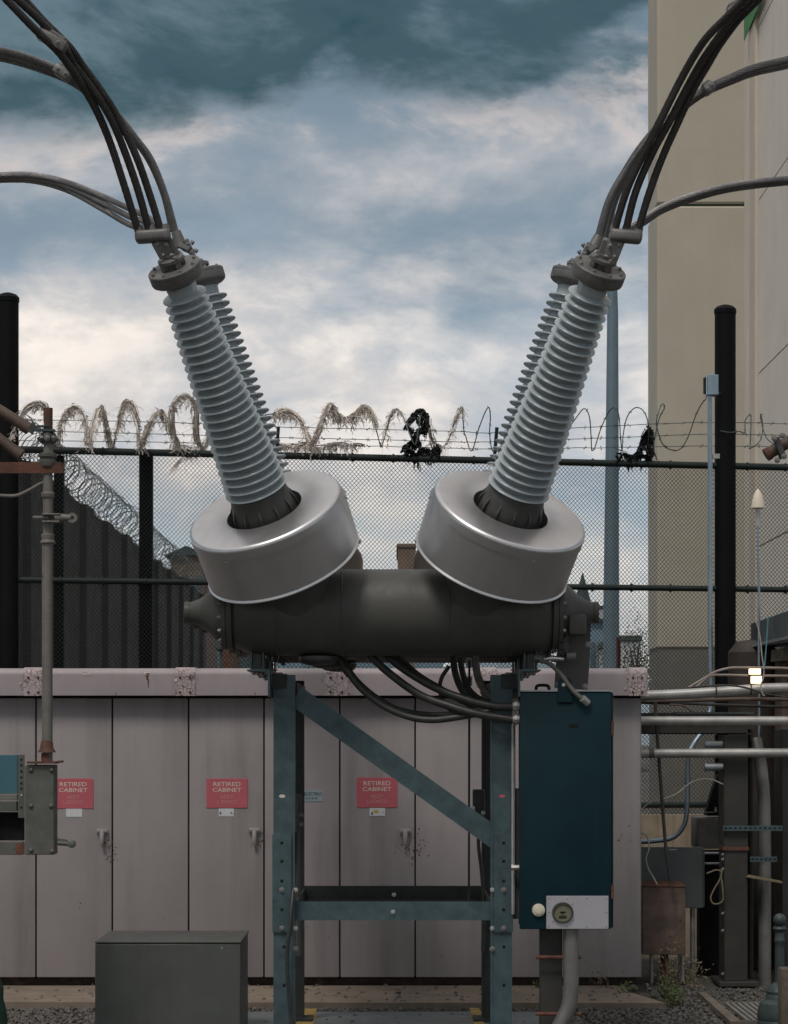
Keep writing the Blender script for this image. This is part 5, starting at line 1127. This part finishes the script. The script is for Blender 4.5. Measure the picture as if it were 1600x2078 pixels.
# ================================================================== right: pipes, columns, junction boxes
RD = 16.0
def single(name, mb, m, label, cat, group=None, smooth=35, origin=None):
    return tag(build(name, mb, M_[m], smooth=smooth, origin=origin), label, cat, group)
mb = MB(); mb.tube(crom([pt(1296, 1412, RD), pt(1400, 1408, RD), pt(1500, 1401, RD), pt(1560, 1397, RD), pt(1680, 1395, RD)]), .033, 18); t1 = single('conduit_pipe', mb, 'conduit', 'thick pale conduit, uppermost of three at right', 'pipe', 'thick conduits at right')
mb = MB(); mb.tube([pt(1296, 1463, RD - .08), pt(1690, 1463, RD - .08)], .030, 18); single('conduit_pipe', mb, 'conduit', 'straight pale conduit, middle of three at right, before the tray', 'pipe', 'thick conduits at right')
t = thing('conduit_pipe', 'pale conduit with a dark sleeve, lowest of three at right', 'pipe', pt(1450, 1529, RD - .08), 'thick conduits at right')
mb = MB(); mb.tube([pt(1296, 1529, RD - .08), pt(1690, 1528, RD - .08)], .030, 18); build('pipe_run', mb, M_['conduit'], t)
mb = MB(); mb.tube([pt(1317, 1529, RD - .08), pt(1328, 1529, RD - .08)], .0315, 18); build('sleeve', mb, M_['hose_grey'], t)
for i, (pts, lab) in enumerate((([(1398, 1396), (1428, 1378), (1452, 1364), (1476, 1357), (1500, 1355), (1590, 1356)], 'thin bent conduit arching above the thick pipes, upper of two'),
                                ([(1412, 1396), (1430, 1380), (1446, 1371), (1465, 1370), (1520, 1371), (1590, 1372)], 'thin bent conduit under its twin above the thick pipes'))):
    mb = MB(); mb.tube(crom([pt(x, y, 16.1) for x, y in pts] + [pt(1640, 1360 + 12 * i, 16.1)]), .0085, 10); single('thin_conduit', mb, 'thin_pipe', lab, 'pipe', 'thin conduits at right')
mb = MB(); mb.tube(crom([pt(1300, 1424, 16.15), pt(1400, 1422, 16.15), pt(1500, 1419, 16.15), pt(1640, 1420, 16.15)]), .013, 10); single('rusty_pipe', mb, 'pipe_brown', 'dark stained pipe running just under the uppermost conduit', 'pipe')
mb = MB(); mb.tube(crom([pt(1300, 1426, 16.25), pt(1400, 1428, 16.25), pt(1500, 1432, 16.25), pt(1640, 1436, 16.25)]), .010, 10); single('black_pipe', mb, 'hose', 'thin black pipe sagging behind the stained pipe', 'pipe')
mb = MB(); mb.tube(crom([pt(1395, 1396, 15.92), pt(1440, 1392, 15.93), pt(1480, 1391, 15.93), pt(1520, 1397, 15.93), pt(1550, 1407, 15.93), pt(1600, 1415, 15.93), pt(1650, 1417, 15.93)]), .006, 8); single('black_cable', mb, 'hose', 'slack black cable lying over the uppermost conduit', 'cable')
mb = MB()
for px in (1453, 1524): mb.lathe([(.036, -.005), (.036, .005)], axisM(pt(px, 1403 - (px - 1453) * .05, RD), (1, 0, 0)), 16, False)
build('cable_tie', mb, M_['hose'], t1)
# tray behind the middle conduit, standing on the dark column
tray = thing('cable_tray', 'dark grey trough tray behind the middle conduit', 'tray', pt(1400, 1490, 16.06))
mb = MB(); mb.box(pt(1300, 1490, 16.06), pt(1516, 1488, 16.28)); mb.box(pt(1300, 1490, 16.06), pt(1516, 1447, 16.068)); mb.box(pt(1300, 1490, 16.27), pt(1516, 1447, 16.28)); build('trough', mb, M_['column'], tray, smooth=0)
mb = MB(); mb.box(pt(1372, 1449, 16.05), pt(1520, 1446, 16.29)); build('cover_strip', mb, M_['jbox'], tray, smooth=0)
mb = MB(); mb.box(pt(1450, 1492, 16.052), pt(1454, 1449, 16.0585)); build('joint_strip', mb, M_['galv_dark'], tray, smooth=0)
col_ = thing('duct_column', 'dark square steel duct column standing right of the cabinet', 'column', pt(1495, 0, 16.0).xyz * 0 + Vector((pt(1495, 0, 16.0).x, 16.1, 0)))
xa, xb2 = pt(1470, 0, 15.98).x, pt(1519, 0, 15.98).x
mb = MB(); mb.box((xa, 15.98, pt(0, 1722, 15.98).z), (xb2, 16.25, pt(0, 1492, 15.98).z), .003); build('upper_duct', mb, M_['column'], col_, smooth=0)
mb = MB(); mb.box((xa + .003, 15.985, .03), (xb2 - .003, 16.25, pt(0, 1724, 15.98).z), .003); build('lower_duct', mb, M_['column'], col_, smooth=0)
mb = MB(); mb.box((xa - .005, 15.972, pt(0, 1726, 15.98).z), (xb2 + .005, 16.26, pt(0, 1719, 15.98).z)); build('joint_flange', mb, M_['rust'], col_, smooth=0)
mb = MB(); mb.box((xa - .04, 15.9, 0), (xb2 + .06, 16.35, .03), .003); build('base_plate', mb, M_['column'], col_, smooth=0)
for py in (1735, 1745, 1765, 1855, 1890, 1978): place('bolt', bigbolt, axisM((xa, 16.0, pt(0, py, 15.98).z), (-1, 0, 0)), col_)
mb = MB(); mb.tube([pt(1524, 1480, 16.2), pt(1524, 2025, 16.2)], .018, 12); single('vertical_conduit', mb, 'column', 'slim vertical conduit close beside the dark duct column', 'pipe')
mb = MB(); mb.tube(crom([pt(1534, 1500, 16.15), pt(1540, 1530, 16.12), pt(1547, 1570, 16.1), pt(1552, 1640, 16.1), pt(1553, 1800, 16.1), pt(1553, 2022, 16.1)]), .041, 18); single('standpipe', mb, 'standpipe', 'thick grey vertical standpipe at the right edge', 'pipe')
mb = MB(); mb.box(pt(1588, 2018, 16.35), pt(1660, 1480, 16.7), .004); single('steel_upright', mb, 'column', 'dark steel upright cut by the right edge', 'post')
for (x0_, x1_, py, lab, n_) in ((1468, 1588, 1681, 'perforated strut tying the duct column to the upright, upper one', 12), (1523, 1577, 1744, 'short perforated strut across the standpipe, lower one', 6)):
    t = thing('slotted_strut', lab, 'strut', pt((x0_ + x1_) / 2, py, 15.95), 'perforated struts')
    A, B = pt(x0_, py, 15.955), pt(x1_, py, 15.955); mb = MB(); mb.bar(A, B, .02, .034, (0, 0, 1)); build('channel', mb, M_['galv'], t, smooth=0)
    for k in range(n_):
        c = A.lerp(B, (k + .5) / n_) + Vector((0, -.0102, 0)); mb = MB(); mb.box(c + Vector((-.008, -.0006, -.0055)), c + Vector((.008, .0004, .0055))); build('slot', mb, M_['hole'], t, smooth=0)
mb = MB(); mb.prism([pt(1518, 1781, 15.9), pt(1524, 1777, 15.9), pt(1588, 1789, 15.9), pt(1588, 1793, 15.9)], (0, 0, 0), (0, .12, 0)); single('sagging_sheet', mb, 'straw', 'thin bent sheet strip lying across the standpipe', 'sheet', smooth=0)
# blue grey conduit pole with box on top
t = thing('conduit_pole', 'slim blue grey conduit pole with a small box on top before the black post', 'pole', Vector((pt(1441, 0, 16.9).x, 16.9, 0)))
PD = 16.9
mb = MB(); mb.tube(crom([pt(1441, 800, PD), pt(1442, 1000, PD), pt(1442, 1200, PD), pt(1443, 1400, PD), pt(1442, 1440, PD), pt(1430, 1478, PD - .05), pt(1410, 1508, PD - .1), pt(1399, 1530, PD - .15), pt(1396, 1560, PD - .15), pt(1395, 1640, PD - .15), pt(1388, 1676, PD - .15), pt(1366, 1700, PD - .15), pt(1330, 1707, PD - .15), pt(1295, 1709, PD - .15)], 6), .0165, 14); build('conduit', mb, M_['conduit_blue'], t)
mb = MB(); A, B = pt(1434, 803, PD), pt(1457, 762, PD); w = .055
mb.box((A.x, PD - .05, A.z), (B.x, PD + .05, B.z), .003); jb = build('junction_box', mb, M_['conduit_blue'], t, smooth=0)
mb = MB(); mb.prism([pt(1434, 801, PD - .05), pt(1434, 764, PD - .05), pt(1428, 767, PD - .10), pt(1428, 799, PD - .10)], (0, 0, 0), (0, .006, 0)); build('box_cover', mb, M_['galv_dark'], jb, smooth=0)
mb = MB(); mb.box(pt(1448, 930, PD - .01), pt(1460, 922, PD + .03)); build('pipe_strap', mb, M_['conduit'], t, smooth=0)
mb = MB(); mb.tube([pt(1396, 1575, PD - .15), pt(1396, 1590, PD - .15)], .021, 14); build('coupling', mb, M_['conduit_blue'], t)
# spool fittings left of the column
for i, (py, lab) in enumerate(((1512, 'round pipe fitting left of the duct column above the lowest conduit'), (1557, 'round pipe fitting left of the duct column below the lowest conduit'))):
    t = thing('pipe_fitting', lab, 'fitting', pt(1450, py, 16.05))
    mb = MB(); A, B = pt(1434, py, 16.05), pt(1467, py, 16.05); mb.tube([A, B], .026, 16); build('barrel', mb, M_['galv_pale'], t)
    mb = MB(); mb.tube([A - Vector((.012, 0, 0)), A], .032, 8); mb.tube([A.lerp(B, .55), A.lerp(B, .62)], .0285, 16); build('ring', mb, M_['conduit_blue'], t)
# concrete block with black floodlight
mb = MB(); mb.box(pt(1417, 1723, 16.6), pt(1500, 1656, 17.0), .012, None, 2); o = single('concrete_block', mb, 'concrete_grey', 'rounded grey concrete block on the low wall behind the duct', 'block')
t = thing('flood_light', 'black wedge-shaped floodlight on the concrete block', 'floodlight', pt(1452, 1655, 16.7))
mb = MB(); mb.prism([pt(1434, 1648, 16.65), pt(1466, 1648, 16.65), pt(1466, 1572, 16.65), pt(1458, 1572, 16.65), pt(1446, 1607, 16.65)], (0, 0, 0), (0, .12, 0)); build('housing', mb, M_['black'], t, smooth=0)
mb = MB(); mb.box(pt(1436, 1656, 16.62), pt(1466, 1649, 16.8)); build('bracket', mb, M_['black'], t, smooth=0)
mb = MB(); mb.lathe([(.010, 0), (.010, .012), (.006, .013), (.006, .03)], Matrix.Translation(pt(1453, 1647, 16.62)), 8); build('bolt', mb, M_['galv_pale'], t)
# lower wall part hidden behind boxes: support frame
t = thing('junction_box', 'flat grey junction box mounted beside the cabinet end', 'junction box', pt(1366, 1843, 16.4))
mb = MB(); mb.box(pt(1300, 1842, 16.4), pt(1424, 1720, 16.58), .004); build('body', mb, M_['jbox'], t, smooth=0)
mb = MB(); mb.box(pt(1299, 1843, 16.385), pt(1427, 1719, 16.398), .003); jd = build('cover', mb, M_['jbox'], t, smooth=0)
for k in range(6):
    c = pt(1360 + 2.7 * k, 1724.5, 16.3835); mb = MB(); mb.box(c + Vector((-.0034, 0, -.003 - .001 * (k % 2))), c + Vector((.0030, .0008, .003 + .001 * (k % 3 == 0)))); build('maker_mark', mb, M_['sticker'], jd, smooth=0)
for px in (1381, 1406):
    mb = MB(); mb.tube([pt(px, 1842, 16.46), pt(px, 2015, 16.46)], .017, 12); build('riser', mb, M_['conduit'], t)
    mb = MB(); mb.tube([pt(px, 1985, 16.46), pt(px, 1975, 16.46)], .022, 12); build('coupling', mb, M_['conduit'], t)
for py in (1732, 1753):
    mb = MB(); mb.tube([pt(1427, py, 16.48), pt(1470, py, 16.48)], .0095, 10); build('stub_conduit', mb, M_['galv_pale'], t)
t = thing('rusty_box', 'rust streaked steel box in front of the junction box', 'box', pt(1348, 1938, 16.1))
mb = MB(); A = pt(1304, 1938, 16.05); B = pt(1392, 1800, 16.05); mb.box(A, (B.x, 16.30, B.z), .004); build('body', mb, M_['rustbox'], t, smooth=0)
mb = MB(); mb.prism([pt(1303, 1800, 16.045), pt(1393, 1800, 16.045), pt(1380, 1790, 16.3), pt(1303, 1788, 16.3)], (0, 0, 0), (0, 0, .006)); build('lid', mb, M_['rust'], t, smooth=0)
for px, w, m in ((1323, .014, 'conduit'), (1349, .026, 'rust'), (1386, .016, 'conduit')):
    mb = MB(); mb.tube([pt(px, 1936, 16.15), (pt(px, 0, 16.15).x, 16.15, 0)], w, 12); build('riser', mb, M_[m], t)
mb = MB(); mb.box(pt(1420, 2000, 16.75), pt(1470, 1725, 16.9)); single('dark_board', mb, 'hole', 'dark backing board below the concrete block', 'board', smooth=0)
# hanging cables
def loose(pts, d, r_, m, label, name='loose_cable', grp='loose cables at right'):
    mb = MB(); mb.tube(crom([pt(x, y, d) for x, y in pts], 8), r_, 8); single(name, mb, m, label, 'cable', grp)
loose([(1331, 1425), (1331, 1450), (1335, 1500), (1341, 1580), (1346, 1650), (1353, 1730), (1362, 1792)], 15.95, .011, 'hose', 'thick black cable dropping straight to the rusty box')
loose([(1290, 1655), (1318, 1630), (1345, 1622), (1372, 1612), (1398, 1592), (1420, 1582), (1445, 1582), (1468, 1592)], 16.0, .0045, 'wire_white', 'thin white wire swooping across the fence to the duct')
loose([(1292, 1690), (1308, 1692), (1316, 1704), (1318, 1722), (1312, 1742), (1316, 1762), (1326, 1780), (1335, 1796)], 16.0, .005, 'wire_white', 'pale wire looping beside the cabinet edge onto the rusty box')
loose([(1467, 1764), (1464, 1778), (1466, 1792), (1468, 1812), (1468, 1826), (1460, 1834), (1448, 1834), (1443, 1822), (1450, 1805), (1460, 1788), (1465, 1772), (1455, 1766), (1435, 1773)], 15.9, .005, 'straw', 'yellowish wire loop hanging left of the duct column')
loose([(1532, 1250), (1543, 1290), (1547, 1330), (1551, 1358), (1550, 1376), (1545, 1390), (1548, 1408), (1553, 1412)], 15.9, .004, 'wire_white', 'pale wire hanging past the lit lamp')
loose([(1560, 1250), (1558, 1280), (1556, 1310), (1553, 1345), (1551, 1362)], 15.88, .004, 'wire_teal', 'teal wire hanging in front of the steel hopper')
loose([(1360, 1430), (1385, 1432), (1402, 1442), (1414, 1452)], 16.12, .006, 'pipe_brown', 'short brown cable curving down into the tray')
# lit lamp
t = thing('lit_lamp', 'small lit warm lamp standing on the uppermost conduit', 'lamp', pt(1533, 1390, 15.98))
mb = MB(); mb.box(pt(1526, 1387, 15.98), pt(1545, 1372, 16.02), .003); mb.box(pt(1522, 1369, 15.98), pt(1543, 1357.5, 16.02), .003); build('lamp_glass', mb, M_['lamp_lit'], t, smooth=0)
mb = MB(); mb.box(pt(1524, 1390, 15.985), pt(1546, 1387.5, 16.02)); mb.box(pt(1521, 1372, 15.97), pt(1546, 1369.3, 16.03)); build('lamp_frame', mb, M_['hose'], t, smooth=0)
# hopper / machine body and antenna
t = thing('steel_hopper', 'weathered steel hopper body at the right edge below the antenna', 'hopper', pt(1580, 1330, 17.2))
mb = MB(); mb.prism([pt(1538, 1312, 17.2), pt(1538, 1262, 17.2), pt(1546, 1258, 17.2), pt(1700, 1205, 15.6), pt(1700, 1290, 15.6)], (0, 0, 0), (.6, .5, 0)); build('hopper_side', mb, M_['hopper'], t, smooth=0)
mb = MB(); mb.bar(pt(1532, 1310, 17.15), pt(1700, 1272, 15.55), .03, .02); build('rim_bar', mb, M_['galv_pale'], t, smooth=0)
mb = MB(); mb.box(pt(1531, 1312, 17.25), pt(1538, 1266, 17.4)); build('end_plate', mb, M_['galv_dark'], t, smooth=0)
mb = MB(); mb.prism([pt(1565, 1343, 16.9), pt(1566, 1320, 16.9), pt(1700, 1290, 15.9), pt(1700, 1330, 15.9)], (0, 0, 0), (.3, .3, 0)); build('skirt', mb, M_['wood'], t, smooth=0)
q = pt(1600, 1330, 16.9); mb = MB(); mb.box((q.x - .05, 16.85, 0), (q.x + .35, 17.25, q.z)); build('pedestal', mb, M_['rustbox'], t, smooth=0)
mb = MB(); mb.lathe([(.18, 0), (.18, pt(0, 1310, 17.3).z - .05), (.12, pt(0, 1302, 17.3).z), (.02, pt(0, 1298, 17.3).z)], Matrix.Translation((pt(1530, 0, 17.3).x, 17.3, 0)), 16); single('round_drum', mb, 'drum_dark', 'dark brown round drum behind the right black post', 'drum')
t = thing('cone_antenna', 'cream cone-topped antenna on a thin pole at right', 'antenna', Vector((pt(1539, 0, 16.6).x, 16.6, 0)))
AD = 16.6; c = pt(1539, 1032, AD); mb = MB(); k_ = AD / F
mb.lathe([(13 * k_, 0), (14 * k_, 1.5 * k_), (13.2 * k_, 8 * k_), (11.5 * k_, 18 * k_), (8.5 * k_, 28 * k_), (4.5 * k_, 36 * k_), (1.2 * k_, 40 * k_)], Matrix.Translation(c), 28); build('radome', mb, M_['antenna'], t)
mb = MB(); mb.tube([pt(1538.5, 1068, AD), pt(1539, 1052, AD)], 5.5 * k_, 14); mb.tube([pt(1539, 1052, AD), pt(1539, 1032.5, AD)], 4.6 * k_, 14); build('neck', mb, M_['conduit'], t)
mb = MB(); mb.tube([pt(1538.5, 1068, AD), pt(1541, 1200, AD), pt(1541, 1330, AD), pt(1541, 1520, AD), (pt(1541, 0, AD).x, AD, 0)], 2.6 * k_, 10); build('pole', mb, M_['conduit_blue'], t)
# ornamental bollard lamp base and wooden post
t = thing('ornamental_post', 'ornamental dark green cast post with a ball top at lower right', 'post', Vector((pt(1583, 0, 13.6).x, 13.6, 0)))
OD = 13.6; k_ = OD / F; zf = lambda py: pt(0, py, OD).z
prof = [(46 * k_, 0), (46 * k_, zf(2090)), (44 * k_, zf(2082)), (46 * k_, zf(2076)), (44 * k_, zf(2070)), (46 * k_, zf(2064)), (44 * k_, zf(2050)), (40 * k_, zf(2036)), (30 * k_, zf(2028)), (29 * k_, zf(2022)), (27 * k_, zf(2018)), (28 * k_, zf(2012)), (24 * k_, zf(2004)), (17 * k_, zf(1998)), (10 * k_, zf(1994)), (9 * k_, zf(1930)), (9 * k_, zf(1914)), (11 * k_, zf(1911)), (11 * k_, zf(1907)), (9 * k_, zf(1904)), (9 * k_, zf(1892)), (12 * k_, zf(1889)), (14 * k_, zf(1885)), (12 * k_, zf(1881)), (9 * k_, zf(1880))]
mb = MB(); mb.lathe(prof, Matrix.Translation((pt(1583, 0, OD).x, OD, 0)), 28); build('shaft', mb, M_['lamp_green'], t, smooth=35)
mb = MB(); mb.lathe([(13 * k_ * math.sin(a), -13 * k_ * math.cos(a)) for a in [math.pi * (k + .5) / 12 for k in range(12)]], Matrix.Translation((pt(1583, 0, OD).x, OD, zf(1867))), 24); build('ball', mb, M_['lamp_green'], t, smooth=60)
mb = MB(); q0, q1 = pt(1586, 0, 12.9).x, pt(1640, 0, 12.9).x; mb.box((q0, 12.9, 0), (q1, 13.02, pt(0, 1966, 12.9).z), .012, None, 2); single('wooden_post', mb, 'wood', 'short weathered wooden post at the lower right corner', 'post')
# drain grate and timber strip on the ground at right
mb = MB(); A = Vector((pt(1430, 0, 15.0).x, 15.4, 0)); mb.prism([(pt(1425, 2028, 15.1).x, 15.3, 0), (pt(1440, 2028, 15.1).x, 15.3, 0), (pt(1500, 2078, 13.8).x, 13.7, 0), (pt(1478, 2078, 13.8).x, 13.7, 0)], (0, 0, 0), (0, 0, .03)); single('kerb_strip', mb, 'kerb', 'narrow sandy concrete kerb slanting across the gravel at right', 'kerb', smooth=0)['kind'] = 'structure'
gr = thing('drain_grate', 'ribbed steel drain grate on the ground below the duct column', 'grate', (pt(1530, 0, 14.2).x, 14.2, 0))
for k in range(16):
    x = 1.98 + .035 * k; mb = MB(); mb.box((x, 13.8, .004), (x + .022, 14.75, .022)); build('bar', mb, M_['concrete_grey'], gr, smooth=0)
mb = MB(); mb.box((1.95, 13.78, .0), (2.56, 13.797, .026)); mb.box((1.95, 14.753, .0), (2.56, 14.77, .026)); build('frame', mb, M_['concrete_grey'], gr, smooth=0)
# weeds
def weed(px, py, d, h, n_, label, seed, m='weed'):
    r = random.Random(seed); b = Vector((pt(px, 0, d).x, d, .0)); t = thing('weed', label, 'plant', b, 'weeds along the cabinet')
    mb = MB()
    for k in range(n_):
        a = r.uniform(0, 6.3); l = h * r.uniform(.4, 1.1); q = Vector((math.cos(a), math.sin(a) * .6, 0)) * l * r.uniform(.2, .7); o = Vector((r.gauss(0, .03), r.gauss(0, .03), 0))
        mb.tube([b + o, b + o + q * .35 + Vector((0, 0, l * .5)), b + o + q + Vector((0, 0, l * r.uniform(.6, 1)))], [.0028, .002, .0006], 4, False)
    build('stems', mb, M_['straw' if m == 'straw' else 'bark'], t, smooth=0, kind='stuff')
    mb = MB()
    for k in range(n_ * 7):
        a = r.uniform(0, 6.3); rr_ = h * r.uniform(0, .6); p = b + Vector((math.cos(a) * rr_, math.sin(a) * rr_ * .6, r.uniform(0, h) * (1 - .4 * rr_ / h)))
        v = Vector((r.uniform(-1, 1), r.uniform(-1, 1), r.uniform(-.2, 1))).normalized() * r.uniform(.012, .035); w = v.orthogonal().normalized() * v.length * .22
        mb.add([p, p + v * .5 + w, p + v, p + v * .5 - w], [(0, 1, 2, 3)])
    build('leaves', mb, M_[m], t, smooth=0, kind='stuff')
weed(1352, 2030, 15.0, .16, 26, 'green weed at the corner of the concrete apron', 61)
weed(1372, 2035, 14.7, .12, 22, 'low green weed on the gravel beside the apron corner', 62)
weed(1362, 1990, 15.9, .30, 16, 'dry leggy weed below the rusty box', 63, 'straw')
weed(1408, 2010, 15.8, .20, 14, 'dry weed at the foot of the conduits', 64, 'straw')
weed(1228, 2030, 15.45, .22, 5, 'tall thin dry weed stalk before the cabinet base at right', 65, 'straw')
weed(1275, 2040, 15.2, .10, 10, 'tiny green tuft on the apron edge', 66)
weed(1092, 1985, 15.5, .07, 10, 'tuft of pale grass under the cabinet door', 67)
